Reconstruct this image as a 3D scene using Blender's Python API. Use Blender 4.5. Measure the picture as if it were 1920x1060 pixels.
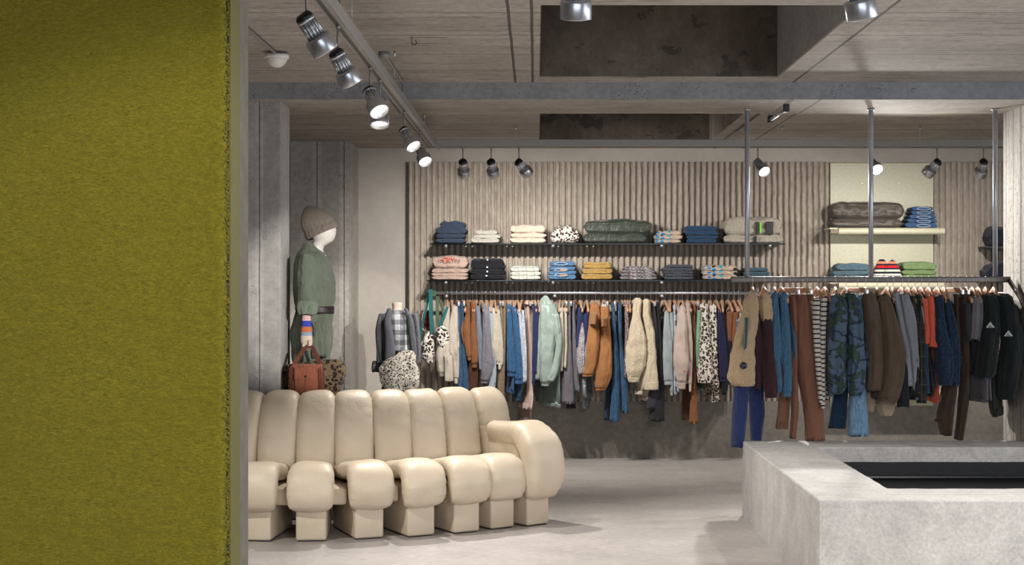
import bpy, math, random
from mathutils import Vector, noise, Matrix
PI = math.pi
random.seed(7)
SC = bpy.context.scene
COL = SC.collection
for o in list(bpy.data.objects): bpy.data.objects.remove(o)

# ---------------------------------------------------------------- camera, light, exposure
F = 2900.0; CX = 1005.0; CY = 527.0; H = 1.5      # focal length (px of 1920), vanishing point, eye height
cam = bpy.data.cameras.new('camera'); camo = bpy.data.objects.new('camera', cam); COL.objects.link(camo)
cam.sensor_fit = 'HORIZONTAL'; cam.sensor_width = 36; cam.lens = F/1920*36
cam.shift_x = (960-CX)/1920; cam.shift_y = (CY-530)/1920
cam.clip_start = .05; cam.clip_end = 100
camo.location = (0, 0, H); camo.rotation_euler = (PI/2, 0, 0)
SC.camera = camo
SC.view_settings.view_transform = 'Standard'; SC.view_settings.look = 'None'
SC.view_settings.gamma = 1; SC.view_settings.use_curve_mapping = False
SC.view_settings.exposure = 0.46
w = bpy.data.worlds.new('world'); SC.world = w; w.use_nodes = True
w.node_tree.nodes['Background'].inputs[0].default_value = (.62, .75, 1, 1)
w.node_tree.nodes['Background'].inputs[1].default_value = .6

def area(name, loc, rot, sx, sy, e, col):
    l = bpy.data.lights.new(name, 'AREA'); l.shape = 'RECTANGLE'; l.size = sx; l.size_y = sy
    l.energy = e; l.color = col
    o = bpy.data.objects.new(name, l); COL.objects.link(o); o.location = loc; o.rotation_euler = rot
    return o
# daylight entering through the shop window behind the camera
area('daylight_fill', (1.2, -2.9, 1.45), (PI/2, 0, 0), 6.5, 2.3, 95, (.90, .95, 1))
# added fill light with a daylight tint, set in a made-up right-wall opening
area('daylight_fill', (5.95, 5.0, 1.4), (0, PI/2, 0), 2.2, 7.5, 95, (.93, .96, 1))

def spot(name, loc, target, e, deg, blend=.5, r=.03, col=(1, .965, .91)):
    l = bpy.data.lights.new(name, 'SPOT'); l.energy = e*2.4; l.spot_size = math.radians(deg); l.spot_blend = blend
    l.shadow_soft_size = r; l.color = col
    o = bpy.data.objects.new(name, l); COL.objects.link(o)
    d = (Vector(target)-Vector(loc)).normalized()
    o.location = loc; o.rotation_euler = d.to_track_quat('-Z', 'Y').to_euler()
    return o

# ---------------------------------------------------------------- helpers
def lin(c):
    if isinstance(c, str):
        c = [int(c[i:i+2], 16)/255 for i in (0, 2, 4)]
    return tuple((x/12.92 if x <= .04045 else ((x+.055)/1.055)**2.4) for x in c)+(1.0,)
def P(px, py, D): return Vector(((px-CX)*D/F, D, H-(py-CY)*D/F))
def WX(px, D): return (px-CX)*D/F
def WZ(py, D): return H-(py-CY)*D/F

def WY(z, D): return CY+(H-z)*F/D
ORG = {}
def tag(o, label=None, cat=None, group=None, kind=None):
    if label: o['label'] = label
    if cat: o['category'] = cat
    if group: o['group'] = group
    if kind: o['kind'] = kind
    return o
def thing(name, loc, label, cat, group=None):
    o = bpy.data.objects.new(name, None); COL.objects.link(o); o.location = loc; o.empty_display_size = .05
    ORG[o.name] = Vector(loc)
    return tag(o, label, cat, group)
def mk(name, V, Fc, m, parent=None, smooth=True, label=None):
    """one mesh object from world-space verts and faces"""
    if parent is not None: og = ORG[parent.name]
    else:
        xs = [v[0] for v in V]; ys = [v[1] for v in V]; zs = [v[2] for v in V]
        og = Vector(((min(xs)+max(xs))/2, (min(ys)+max(ys))/2, min(zs)))
    me = bpy.data.meshes.new(name)
    me.from_pydata([(v[0]-og.x, v[1]-og.y, v[2]-og.z) for v in V], [], Fc)
    if smooth: me.polygons.foreach_set('use_smooth', [True]*len(me.polygons))
    ms = m if isinstance(m, (list, tuple)) else [m]
    for x in ms: me.materials.append(x)
    me.update()
    o = bpy.data.objects.new(name, me); COL.objects.link(o)
    if parent is not None: o.parent = parent
    else: o.location = og
    ORG[o.name] = og
    if label: o['label'] = label
    return o
class MB:
    def __init__(s): s.V = []; s.F = []
    def add(s, V, Fc):
        n = len(s.V); s.V += [tuple(v) for v in V]; s.F += [tuple(i+n for i in f) for f in Fc]; return s
    def box(s, a, b):
        x0, y0, z0 = a; x1, y1, z1 = b
        V = [(x0,y0,z0),(x1,y0,z0),(x1,y1,z0),(x0,y1,z0),(x0,y0,z1),(x1,y0,z1),(x1,y1,z1),(x0,y1,z1)]
        return s.add(V, [(3,2,1,0),(4,5,6,7),(0,1,5,4),(1,2,6,5),(2,3,7,6),(3,0,4,7)])
    def tube(s, pts, r, n=12, closed=False):
        pts = [Vector(p) for p in pts]; m = len(pts); rs = r if isinstance(r, (list, tuple)) else [r]*m
        V = []; up = None
        for i, p in enumerate(pts):
            if closed: t = pts[(i+1) % m]-pts[i-1]
            else: t = pts[min(i+1, m-1)]-pts[max(i-1, 0)]
            t.normalize()
            if up is None:
                up = Vector((0, 0, 1)) if abs(t.z) < .9 else Vector((1, 0, 0))
            a = t.cross(up); 
            if a.length < 1e-5: a = t.cross(Vector((0, 1, 0)))
            a.normalize(); b = a.cross(t).normalized(); up = b
            for k in range(n):
                q = 2*PI*k/n; V.append(p+(a*math.cos(q)+b*math.sin(q))*rs[i])
        Fc = []
        for i in range(m if closed else m-1):
            j = (i+1) % m
            for k in range(n):
                l = (k+1) % n; Fc.append((i*n+k, i*n+l, j*n+l, j*n+k))
        if not closed:
            Fc.append(tuple(range(n-1, -1, -1))); Fc.append(tuple((m-1)*n+k for k in range(n)))
        return s.add(V, Fc)
    def lathe(s, prof, M, n=28):
        """prof: (r,z) list, M: matrix"""
        V = []; Fc = []
        for r, z in prof:
            for k in range(n):
                q = 2*PI*k/n; V.append(M @ Vector((r*math.cos(q), r*math.sin(q), z)))
        for i in range(len(prof)-1):
            for k in range(n):
                l = (k+1) % n; Fc.append((i*n+k, i*n+l, (i+1)*n+l, (i+1)*n+k))
        Fc.append(tuple(range(n-1, -1, -1))); Fc.append(tuple((len(prof)-1)*n+k for k in range(n)))
        return s.add(V, Fc)
    def rbox(s, a, b, r=.01):
        """box with rounded (chamfered) edges"""
        x0, y0, z0 = a; x1, y1, z1 = b; V = []; idx = {}
        Fc = []
        import bmesh
        bm = bmesh.new(); bmesh.ops.create_cube(bm, size=1)
        for v in bm.verts:
            v.co = Vector((x0+(v.co.x+.5)*(x1-x0), y0+(v.co.y+.5)*(y1-y0), z0+(v.co.z+.5)*(z1-z0)))
        bmesh.ops.bevel(bm, geom=bm.edges[:], offset=r, segments=3, affect='EDGES', profile=.5)
        bm.verts.index_update()
        V = [v.co.copy() for v in bm.verts]; Fc = [tuple(v.index for v in f.verts) for f in bm.faces]; bm.free()
        return s.add(V, Fc)
    def mk(s, name, m, parent=None, smooth=False, label=None): return mk(name, s.V, s.F, m, parent, smooth, label)
def xform(V, M): return [M @ Vector(v) for v in V]

def grid_faces(nu, nv, wrap=False):
    Fc = []
    for j in range(nv-1):
        for i in range(nu if wrap else nu-1):
            k = (i+1) % nu
            Fc.append((j*nu+i, j*nu+k, (j+1)*nu+k, (j+1)*nu+i))
    return Fc

# ---------------------------------------------------------------- materials
MC = {}
class NT:
    def __init__(s, name, rough=.8, metal=0, spec=.5):
        s.m = bpy.data.materials.new(name); s.m.use_nodes = True; s.t = s.m.node_tree; s.b = s.t.nodes['Principled BSDF']
        s.b.inputs['Roughness'].default_value = rough; s.b.inputs['Metallic'].default_value = metal
        s.b.inputs['Specular IOR Level'].default_value = spec
        tc = s.t.nodes.new('ShaderNodeTexCoord'); s.co = tc.outputs['Object']
    def n(s, t, **k):
        x = s.t.nodes.new(t)
        for a, b in k.items(): setattr(x, a, b)
        return x
    def link(s, a, b): s.t.links.new(a, b)
    def mapc(s, scale=(1,1,1), rot=(0,0,0), loc=(0,0,0), co=None):
        x = s.n('ShaderNodeMapping'); x.inputs['Scale'].default_value = scale; x.inputs['Rotation'].default_value = rot
        x.inputs['Location'].default_value = loc; s.link(co or s.co, x.inputs['Vector']); return x.outputs[0]
    def noise(s, scale, det=4, rough=.55, co=None, dist=0):
        x = s.n('ShaderNodeTexNoise'); x.inputs['Scale'].default_value = scale; x.inputs['Detail'].default_value = det
        x.inputs['Roughness'].default_value = rough; x.inputs['Distortion'].default_value = dist
        s.link(co or s.co, x.inputs['Vector']); return x.outputs['Fac']
    def voro(s, scale, co=None, feat='F1', out='Distance', rnd=1):
        x = s.n('ShaderNodeTexVoronoi', feature=feat); x.inputs['Scale'].default_value = scale
        x.inputs['Randomness'].default_value = rnd
        s.link(co or s.co, x.inputs['Vector']); return x.outputs[out]
    def ramp(s, fac, stops, interp='LINEAR'):
        x = s.n('ShaderNodeValToRGB'); x.color_ramp.interpolation = interp; e = x.color_ramp.elements
        while len(e) < len(stops): e.new(.5)
        for i, (p, c) in enumerate(stops):
            e[i].position = p; e[i].color = c if isinstance(c, tuple) and len(c) == 4 else (lin(c) if isinstance(c, str) else (c, c, c, 1))
        s.link(fac, x.inputs[0]); return x.outputs[0]
    def mix(s, f, a, b, mode='MIX'):
        x = s.n('ShaderNodeMix', data_type='RGBA', blend_type=mode)
        for sock, v in ((x.inputs[0], f), (x.inputs[6], a), (x.inputs[7], b)):
            if isinstance(v, bpy.types.NodeSocket): s.link(v, sock)
            elif isinstance(v, (int, float)) and sock == x.inputs[0]: sock.default_value = v
            else: sock.default_value = lin(v) if isinstance(v, str) else (v if isinstance(v, tuple) else (v, v, v, 1))
        return x.outputs[2]
    def math(s, op, a, b=None, c=None):
        x = s.n('ShaderNodeMath', operation=op)
        for i, v in enumerate((a, b, c)):
            if v is None: continue
            if isinstance(v, bpy.types.NodeSocket): s.link(v, x.inputs[i])
            else: x.inputs[i].default_value = v
        return x.outputs[0]
    def xyz(s, co=None):
        x = s.n('ShaderNodeSeparateXYZ'); s.link(co or s.co, x.inputs[0]); return x.outputs
    def bump(s, h, dist=.005, strength=1, prev=None):
        x = s.n('ShaderNodeBump'); x.inputs['Distance'].default_value = dist; x.inputs['Strength'].default_value = strength
        s.link(h, x.inputs['Height'])
        if prev: s.link(prev, x.inputs['Normal'])
        return x.outputs[0]
    def done(s, col=None, nrm=None, rough=None):
        if col is not None:
            if isinstance(col, bpy.types.NodeSocket): s.link(col, s.b.inputs['Base Color'])
            else: s.b.inputs['Base Color'].default_value = lin(col)
        if nrm is not None: s.link(nrm, s.b.inputs['Normal'])
        if rough is not None: s.link(rough, s.b.inputs['Roughness'])
        return s.m
def line(N, v, period, width, off=0):
    """1 on thin lines every `period`"""
    f = N.math('FRACT', N.math('DIVIDE', N.math('SUBTRACT', v, off), period))
    d = N.math('ABSOLUTE', N.math('SUBTRACT', f, .5))
    return N.math('GREATER_THAN', d, .5-width/period/2)

def desat(c, k=.24):
    if c is None or c == 'x': return c
    v = [int(c[i:i+2], 16)/255 for i in (0, 2, 4)]; L = .3*v[0]+.59*v[1]+.11*v[2]
    v = [x+(L-x)*k for x in v]; v = [x*(.84+.11*x) for x in v]; return '%02x%02x%02x' % tuple(int(round(x*255)) for x in v)
def fabric(c, kind='plain', c2=None, c3=None, sc=1.0):
    c, c2, c3 = desat(c), desat(c2), desat(c3)
    key = (c, kind, c2, c3, sc)
    if key in MC: return MC[key]
    N = NT('%s_fabric' % kind, .85, spec=.2)
    N.b.inputs['Sheen Weight'].default_value = .12
    big = N.noise(6*sc, 3)
    wr = N.bump(N.noise(13, 5, .6, N.mapc((1.8, 1.8, .6)), .5), .03, .7)
    fine = N.noise(260, 2)
    def vary(col, k=.18): return N.mix(N.ramp(big, [(.3, 0.0), (.7, 1.0)]), N.mix(1.0, col, 1-k, 'MULTIPLY'), N.mix(1.0, col, 1+k, 'MULTIPLY') if 0 else col)
    if kind == 'plain':
        m = N.done(vary(lin(c)), N.bump(fine, .0012, .5, wr))
    elif kind == 'knit':
        x, y, z = N.xyz(); wv = N.n('ShaderNodeTexWave', wave_type='BANDS', bands_direction='X'); wv.inputs['Scale'].default_value = 60*sc
        wv.inputs['Distortion'].default_value = 1.5; N.link(N.co, wv.inputs['Vector'])
        m = N.done(vary(lin(c)), N.bump(wv.outputs['Fac'], .003, .6, wr))
    elif kind == 'denim':
        f = N.noise(40, 4, .6, N.mapc((3, 3, .8)))
        m = N.done(N.mix(N.ramp(f, [(.35, 0.0), (.7, 1.0)]), lin(c), lin(c2 or c)), N.bump(fine, .0015, .6, wr))
    elif kind == 'cord':
        x, y, z = N.xyz(); s_ = N.math('SINE', N.math('MULTIPLY', N.math('ADD', x, N.math('MULTIPLY', y, .4)), 1300.))
        m = N.done(vary(lin(c), .3), N.bump(s_, .0015, .5, wr))
    elif kind in ('fur', 'teddy'):
        n1 = N.noise(120 if kind == 'fur' else 75, 4, .7); 
        N.b.inputs['Sheen Weight'].default_value = .3
        m = N.done(N.mix(N.ramp(n1, [(.3, 0.0), (.65, 1.0)]), N.mix(1.0, lin(c), .72, 'MULTIPLY'), lin(c)), N.bump(n1, .012, .8, wr))
    elif kind == 'leopard':   # c base, c2 rosette, c3 spot centre
        wob = N.mix(.06/sc, N.co, N.n('ShaderNodeTexNoise').outputs['Color'], 'ADD')
        nn = N.noise(30*sc, 3)
        cv = N.n('ShaderNodeVectorMath', operation='ADD'); N.link(N.co, cv.inputs[0])
        cc = N.n('ShaderNodeTexNoise'); cc.inputs['Scale'].default_value = 22*sc; N.link(N.co, cc.inputs['Vector'])
        sv = N.n('ShaderNodeVectorMath', operation='SCALE'); N.link(cc.outputs['Color'], sv.inputs[0]); sv.inputs['Scale'].default_value = .05/sc
        N.link(sv.outputs[0], cv.inputs[1])
        d = N.voro(36*sc, cv.outputs[0])
        col = N.ramp(N.math('ADD', d, N.math('MULTIPLY', nn, .12)), [(0, c3 or c2), (.30, c3 or c2), (.35, c2), (.52, c2), (.57, c), (1, c)] if c2 != c3 else [(0, c2), (.42, c2), (.48, c), (1, c)])
        m = N.done(col, N.bump(N.noise(140, 4, .7), .006, .6, wr))
    elif kind == 'speckle':
        d = N.voro(170*sc, out='Color'); g = N.n('ShaderNodeSeparateColor'); N.link(d, g.inputs[0])
        col = N.ramp(g.outputs[0], [(0, c), (.45, c2), (.75, c3 or c), (.9, c2)], 'CONSTANT')
        m = N.done(col, wr)
    elif kind == 'stripes':   # horizontal
        x, y, z = N.xyz(); m_ = line(N, z, .030*sc, .009*sc)
        m = N.done(N.mix(m_, lin(c), lin(c2)), wr)
    elif kind == 'rainbow':
        x, y, z = N.xyz(); f = N.math('FRACT', N.math('MULTIPLY', z, 1/(.1*sc)))
        m = N.done(N.ramp(f, [(0, '1c2030'), (.1, 'e8dccb'), (.2, '1c2030'), (.3, 'e8dccb'), (.4, '1c2030'), (.5, 'e8dccb'), (.6, '1c2030'), (.68, 'd02028'), (.8, '1c2030'), (.88, 'e08a6a')], 'CONSTANT'), wr)
    elif kind == 'plaid':     # c base, c2 bands, c3 thin
        x, y, z = N.xyz(); u = N.math('ADD', x, N.math('MULTIPLY', y, .25))
        a = line(N, z, .09*sc, .045*sc, .01); b = line(N, u, .09*sc, .045*sc, .02)
        col = N.mix(N.math('MULTIPLY', a, .55), lin(c), lin(c2)); col = N.mix(N.math('MULTIPLY', b, .62), col, lin(c2))
        if c3:
            t = N.math('MAXIMUM', line(N, z, .09*sc, .006*sc, .04), line(N, u, .09*sc, .006*sc, .045)); col = N.mix(N.math('MULTIPLY', t, .8), col, lin(c3))
        m = N.done(col, N.bump(fine, .001, .4, wr))
    elif kind == 'camo':
        n1 = N.noise(9*sc, 2, .4, dist=.6); n2 = N.noise(11*sc, 2, .4, N.mapc(loc=(5, 3, 2)), .6)
        N.b.inputs['Roughness'].default_value = .5
        col = N.ramp(n1, [(0, c), (.44, c2), (.56, c)], 'CONSTANT'); col = N.mix(N.math('GREATER_THAN', n2, .56), col, lin(c3))
        m = N.done(col, wr)
    elif kind == 'print':     # coloured blotches on a base
        d = N.voro(22*sc, out='Color'); g = N.n('ShaderNodeSeparateColor'); N.link(d, g.inputs[0]); dd = N.voro(22*sc)
        col = N.ramp(g.outputs[0], [(0, '2aa0a8'), (.3, '4a40b0'), (.5, 'cdb29c'), (.75, '202a2c'), (.87, '2a80c0')], 'CONSTANT')
        k = N.math('LESS_THAN', N.math('ADD', dd, N.math('MULTIPLY', N.noise(60, 2), .3)), .52)
        m = N.done(N.mix(k, lin(c), col), wr)
    elif kind == 'shiny':
        N.b.inputs['Roughness'].default_value = .42; N.b.inputs['Specular IOR Level'].default_value = .5
        m = N.done(vary(lin(c)), N.bump(N.noise(22, 4, .6, N.mapc((1.2, 1.2, .6))), .012, .8))
    elif kind == 'foil':
        N.b.inputs['Roughness'].default_value = .3; N.b.inputs['Metallic'].default_value = .8
        m = N.done(c, N.bump(N.noise(35, 4, .6, N.mapc((2, 2, .5))), .02, 1))
    elif kind == 'quilt':
        N.b.inputs['Roughness'].default_value = .4
        d = N.voro(15*sc, feat='SMOOTH_F1')
        m = N.done(vary(lin(c)), N.bump(N.math('MULTIPLY', d, -1), .02, .7))
    elif kind == 'tweed':
        d = N.voro(300, out='Color'); g = N.n('ShaderNodeSeparateColor'); N.link(d, g.inputs[0])
        m = N.done(N.mix(g.outputs[0], lin(c), lin(c2)), wr)
    m.name = kind + '_fabric'; MC[key] = m
    return m
def flat(name, c, rough=.6, metal=0, bump=0, bs=40):
    key = ('flat', name)
    if key in MC: return MC[key]
    N = NT(name, rough, metal)
    nz = N.noise(bs, 4)
    m = N.done(N.mix(N.ramp(nz, [(.3, 0.), (.7, 1.)]), N.mix(1., lin(c), .86, 'MULTIPLY'), lin(c)), N.bump(nz, bump) if bump else None)
    MC[key] = m; return m
def emit(name, c, e):
    if name in MC: return MC[name]
    N = NT(name, .3); N.b.inputs['Emission Color'].default_value = lin(c); N.b.inputs['Emission Strength'].default_value = e
    MC[name] = N.done(c); return MC[name]

def concrete(name, c1, c2, pits=0.0, scale=1.0, stretch=(1,1,1), rough=.85, boards=None, dark=None, bd=.004, grain=.55, pit_scale=55, blot=None):
    N = NT(name, rough, spec=.3)
    N.co = N.n('ShaderNodeNewGeometry').outputs['Position']
    co = N.mapc(stretch)
    a = N.noise(2.2*scale, 6, .6, co, .3); b = N.noise(22*scale, 6, .65, co)
    col = N.mix(N.ramp(a, [(.3, 0.), (.7, 1.)]), lin(c1), lin(c2))
    col = N.mix(grain, col, N.ramp(b, [(.3, .35), (.7, .68)]), 'OVERLAY')
    h = N.math('ADD', b, N.math('MULTIPLY', N.noise(90*scale, 4), .5)); nrm = N.bump(h, bd, .7)
    if pits:
        d = N.voro(pit_scale*scale); n2 = N.noise(9, 3)
        k = N.math('LESS_THAN', d, N.math('MULTIPLY', N.ramp(n2, [(.4, 0.), (.75, 1.)]), pits))
        col = N.mix(N.math('MULTIPLY', k, .75), col, lin(dark or '3a3632'))
        nrm = N.bump(N.math('MULTIPLY', k, -1), .006, .8, nrm)
    if blot:
        q = N.noise(3.2, 6, .7, N.mapc((1, 1, 1.6))); k = N.math('GREATER_THAN', q, .56)
        col = N.mix(N.math('MULTIPLY', k, .7), col, lin(blot)); nrm = N.bump(k, .01, .6, nrm)
    if boards:
        x, y, z = N.xyz(N.co)
        ax, per, off, wd, extra, streak = boards
        v = {'x': x, 'y': y, 'z': z}[ax]
        wob = N.math('MULTIPLY', N.math('SUBTRACT', N.noise(3, 2), .5), .006)
        v = N.math('ADD', v, wob)
        ln = line(N, v, per, wd, off)
        for e in extra:
            d_ = N.math('LESS_THAN', N.math('ABSOLUTE', N.math('SUBTRACT', N.math('ADD', x, wob), e)), wd*.6); ln = N.math('MAXIMUM', ln, d_)
        # every board its own tone
        fl = N.math('FLOOR', N.math('DIVIDE', N.math('SUBTRACT', v, off-per/2), per/3)); wn = N.n('ShaderNodeTexWhiteNoise', noise_dimensions='1D'); N.link(fl, wn.inputs['W'])
        col = N.mix(N.math('MULTIPLY', wn.outputs['Value'], .30), col, lin('6e655c'))
        if streak:   # dark splintery flecks running along the boards
            st = N.noise(26, 5, .7, N.mapc((.10, 1.3, 1) if ax == 'y' else (1.3, 1.3, .1)))
            k = N.ramp(st, [(.57, 0.), (.66, 1.)]); col = N.mix(N.math('MULTIPLY', k, .75), col, lin('30291f'))
            nrm = N.bump(N.math('MULTIPLY', st, -1), .01, .7, nrm)
        col = N.mix(N.math('MULTIPLY', ln, .8), col, lin('2c2824')); nrm = N.bump(N.math('MULTIPLY', ln, -1), .004, .8, nrm)
    return N.done(col, nrm)

M_ceil = concrete('board_marked_concrete', '9c958d', 'b0a8a0', .25, 1, (1,1,1), boards=('y', .647, 7.03, .012, (-.126, -.02, 1.58, -2.2, 3.4), True))
M_ceil2 = concrete('back_ceiling_concrete', '9d948b', 'b2a99f', .2, 1, (1,1,1), boards=('y', .41, 9.9, .008, (-.9, 1.75, -2.2), True))
M_beam = concrete('grey_beam_concrete', '7b7d80', '8d8f92', .35, 1.2)
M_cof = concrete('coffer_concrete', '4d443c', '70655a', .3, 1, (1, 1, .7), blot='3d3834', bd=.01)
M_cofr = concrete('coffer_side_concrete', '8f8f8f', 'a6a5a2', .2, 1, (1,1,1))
M_col = concrete('aggregate_concrete', '9c9a97', 'b2b0ad', .36, 1, boards=('x', .15, -1.72, .006, (), False), pit_scale=105)
M_pil = concrete('pillar_concrete', 'a09b95', 'b4aea7', .36, 1, boards=('x', .22, -1.77, .007, (), False), pit_scale=85)
M_pilr = concrete('right_pillar_concrete', '8c8883', 'a39f99', .34, 1, (1,1,.5), boards=('y', .155, 10.2, .010, (), True), pit_scale=70)
M_plas = concrete('wall_plaster', 'a9a198', 'b5aea5', 0, .7, rough=.8, bd=.0012, grain=.15)
M_base = concrete('smooth_concrete', '77716a', '8b857d', .12, 1, rough=.8, bd=.002)
M_floor = concrete('floor_screed', '98928e', 'aca6a2', 0, .9, (1.0, 1.6, 1), rough=.45, bd=.0010)
M_plin = concrete('plinth_concrete', '9f9c99', 'b7b4b1', .12, 2.6, (1,1,1), rough=.75, bd=.002)
M_rib = concrete('ribbed_concrete', '9b9084', 'b0a599', .16, 1.2, (1, 1, .5), bd=.008, pit_scale=40)
M_dark = flat('black_liner', '141519', .35, 0, .001, 90)
M_chrome = flat('brushed_steel', 'cdd0d6', .30, .92)
M_dsteel = flat('dark_steel', '6c6865', .42, .9)
M_alu = flat('satin_aluminium', '94918d', .5, .4)
M_black = flat('black_plastic', '17171a', .4)
M_wood = flat('beech_wood', 'b98e70', .5, 0)
M_cream = flat('cream_lacquer', 'c6c1a6', .45)
M_white = flat('white_plastic', 'e4e2dc', .35)
M_glass = flat('smoked_glass', '14181a', .06)

# ---------------------------------------------------------------- setting
ZC1 = 2.72; ZS = 2.615; ZC2 = 2.627; DW = 13.14
def st(o): o['kind'] = 'structure'; return o
XL, XR, YB = -4.2, 6.0, -3.2
st(MB().box((XL, YB, -.1), (XR, DW+.2, 0)).mk('floor', M_floor))
b = MB()
# near ceiling with its coffer opening (0.02..1.45 x 6.84..9.26)
cx0, cx1, cy0, cy1 = .02, 1.447, 6.84, 9.26
by0, by1 = 9.51, 10.3
b.box((XL, YB, ZC1), (cx0, by0, ZC1+.6)); b.box((cx1, YB, ZC1), (XR, by0, ZC1+.6))
b.box((cx0, YB, ZC1), (cx1, cy0, ZC1+.6)); b.box((cx0, cy1, ZC1), (cx1, by0, ZC1+.6))
b.box((cx0-.1, cy0-.1, ZC1+.6), (cx1+.1, cy1+.1, ZC1+.7))
st(b.mk('ceiling', M_ceil))
b = MB(); b.box((XL, by0, ZS), (XR, by1, ZC1+.6)); st(b.mk('trim_1', [M_ceil2])); 
bpy.data.objects['trim_1'].name = 'trim_1'
st(MB().box((XL, by0-.004, ZS+.002), (XR, by0, ZC1)).mk('trim_2', M_beam))
b = MB(); c2y1 = 12.5; c2x1 = 1.40
b.box((XL, by1, ZC2), (.026, DW, ZC2+.5)); b.box((c2x1, by1, ZC2), (XR, DW, ZC2+.5)); b.box((.026, c2y1, ZC2), (c2x1, DW, ZC2+.5))
b.box((-.1, by1, ZC2+.5), (c2x1+.1, c2y1+.1, ZC2+.6))
st(b.mk('trim_3', M_ceil2))
# linings of the coffers
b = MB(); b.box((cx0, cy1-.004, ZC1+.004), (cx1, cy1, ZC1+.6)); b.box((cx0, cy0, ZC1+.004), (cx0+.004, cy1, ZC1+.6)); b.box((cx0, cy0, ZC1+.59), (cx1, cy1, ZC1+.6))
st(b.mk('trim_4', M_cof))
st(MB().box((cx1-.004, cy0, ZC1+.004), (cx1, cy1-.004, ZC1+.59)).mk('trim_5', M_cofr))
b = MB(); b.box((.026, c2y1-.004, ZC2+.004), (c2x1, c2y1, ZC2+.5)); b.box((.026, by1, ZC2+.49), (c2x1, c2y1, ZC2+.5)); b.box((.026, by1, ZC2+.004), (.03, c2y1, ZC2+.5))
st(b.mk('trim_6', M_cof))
# walls
st(MB().box((XL, DW, -.1), (XR, DW+.2, 3.3)).mk('wall_back', M_plas))
st(MB().box((XL-.2, YB, -.1), (XL, DW+.2, 3.3)).mk('wall_left', M_plas))
b = MB(); b.box((XR, YB, -.1), (XR+.2, 1.2, 3.3)); b.box((XR, 8.8, -.1), (XR+.2, DW+.2, 3.3)); b.box((XR, 1.2, -.1), (XR+.2, 8.8, .25)); b.box((XR, 1.2, 2.55), (XR+.2, 8.8, 3.3))  # opening made up to hold the added fill light
st(b.mk('wall_right', M_plas))
b = MB(); b.box((XL, YB-.2, -.1), (-2.3, YB, 3.3)); b.box((4.7, YB-.2, -.1), (XR, YB, 3.3)); b.box((-2.3, YB-.2, -.1), (4.7, YB, .2)); b.box((-2.3, YB-.2, 2.7), (4.7, YB, 3.3))
st(b.mk('wall_front', M_plas))
# columns
st(MB().box((-2.9, 9.62, 0), (-1.59, 9.98, ZS)).mk('trim_7', M_col))
st(MB().box((-2.6, c2y1, 0), (-1.509, DW, ZC2)).mk('trim_8', M_pil))
M_post = flat('post_steel', 'b9bfca', .34, .6)
st(MB().box((3.10, 9.80, 0), (3.75, 10.26, ZS)).mk('trim_9', M_pilr))
# concrete dado below the ribs
zr0, zr1 = WZ(752, DW), WZ(305, DW)
st(MB().box((-1.087, DW-.045, 0), (XR, DW, zr0)).mk('trim_10', M_base))

def ribs(name, x0, x1, sharp0, sharp1, sd):
    pitch = 11.0/220.7; n = int(round((x1-x0)/pitch)); per = 12; nx = n*per+1; nz = 150; V = []
    for j in range(nz):
        z = zr0+(zr1-zr0)*j/(nz-1)
        for i in range(nx):
            k = min(i//per, n-1); f = i/per-k; x = x0+(x1-x0)*i/(nx-1); t = (x-x0)/(x1-x0)
            rough = sharp0+(sharp1-sharp0)*t
            wz = noise.noise(Vector((k*3.1+sd, z*5, 0)))*.10*rough+noise.noise(Vector((k*3.1, z*24, 4)))*.06*rough
            f2 = abs(f+wz-.5)*2
            wdt = .74+.06*noise.noise(Vector((k*1.7, z*9, 9)))
            s_ = max(0, min(1, (wdt-f2)/.16)); s_ = s_*s_*(3-2*s_)
            rnd = 1-.30*rough*(f2/wdt)**2 if f2 < wdt else .7
            h = s_*.034*rnd+rough*(.006*noise.noise(Vector((x*60, z*28, sd)))+.004*noise.noise(Vector((x*25, z*90, sd))))*s_
            V.append((x, DW-.012-h, z))
    # side returns so the panel has thickness
    Fc = grid_faces(nx, nz)
    m = len(V)
    for j in (0, nz-1):
        pass
    return st(mk(name, V, Fc, M_rib, smooth=True))
ribs('trim_11', -1.087, 2.492, .25, 1.0, 0)
ribs('trim_12', 3.362, XR, .5, .5, 7)
b = MB().box((-1.093, DW-.05, zr0), (-1.087, DW, zr1)); st(b.mk('edge_shadow_strip', M_black))  # black strip stands in for the shadow along the panel's left edge
b = MB().box((2.492, DW-.05, WZ(760, DW)), (3.362, DW, WZ(307, DW))); st(b.mk('trim_14', M_cream))
b = MB()
for px, py in ((1617, 344), (1686, 344), (1617, 486), (1686, 486)): 
    p = P(px, py, DW-.05); b.lathe([(.006, 0), (.006, .003), (.003, .004)], Matrix.Translation(p) @ Matrix.Rotation(PI/2, 4, 'X'), 10)
b.mk('screw', M_chrome, bpy.data.objects['trim_14'])

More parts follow.
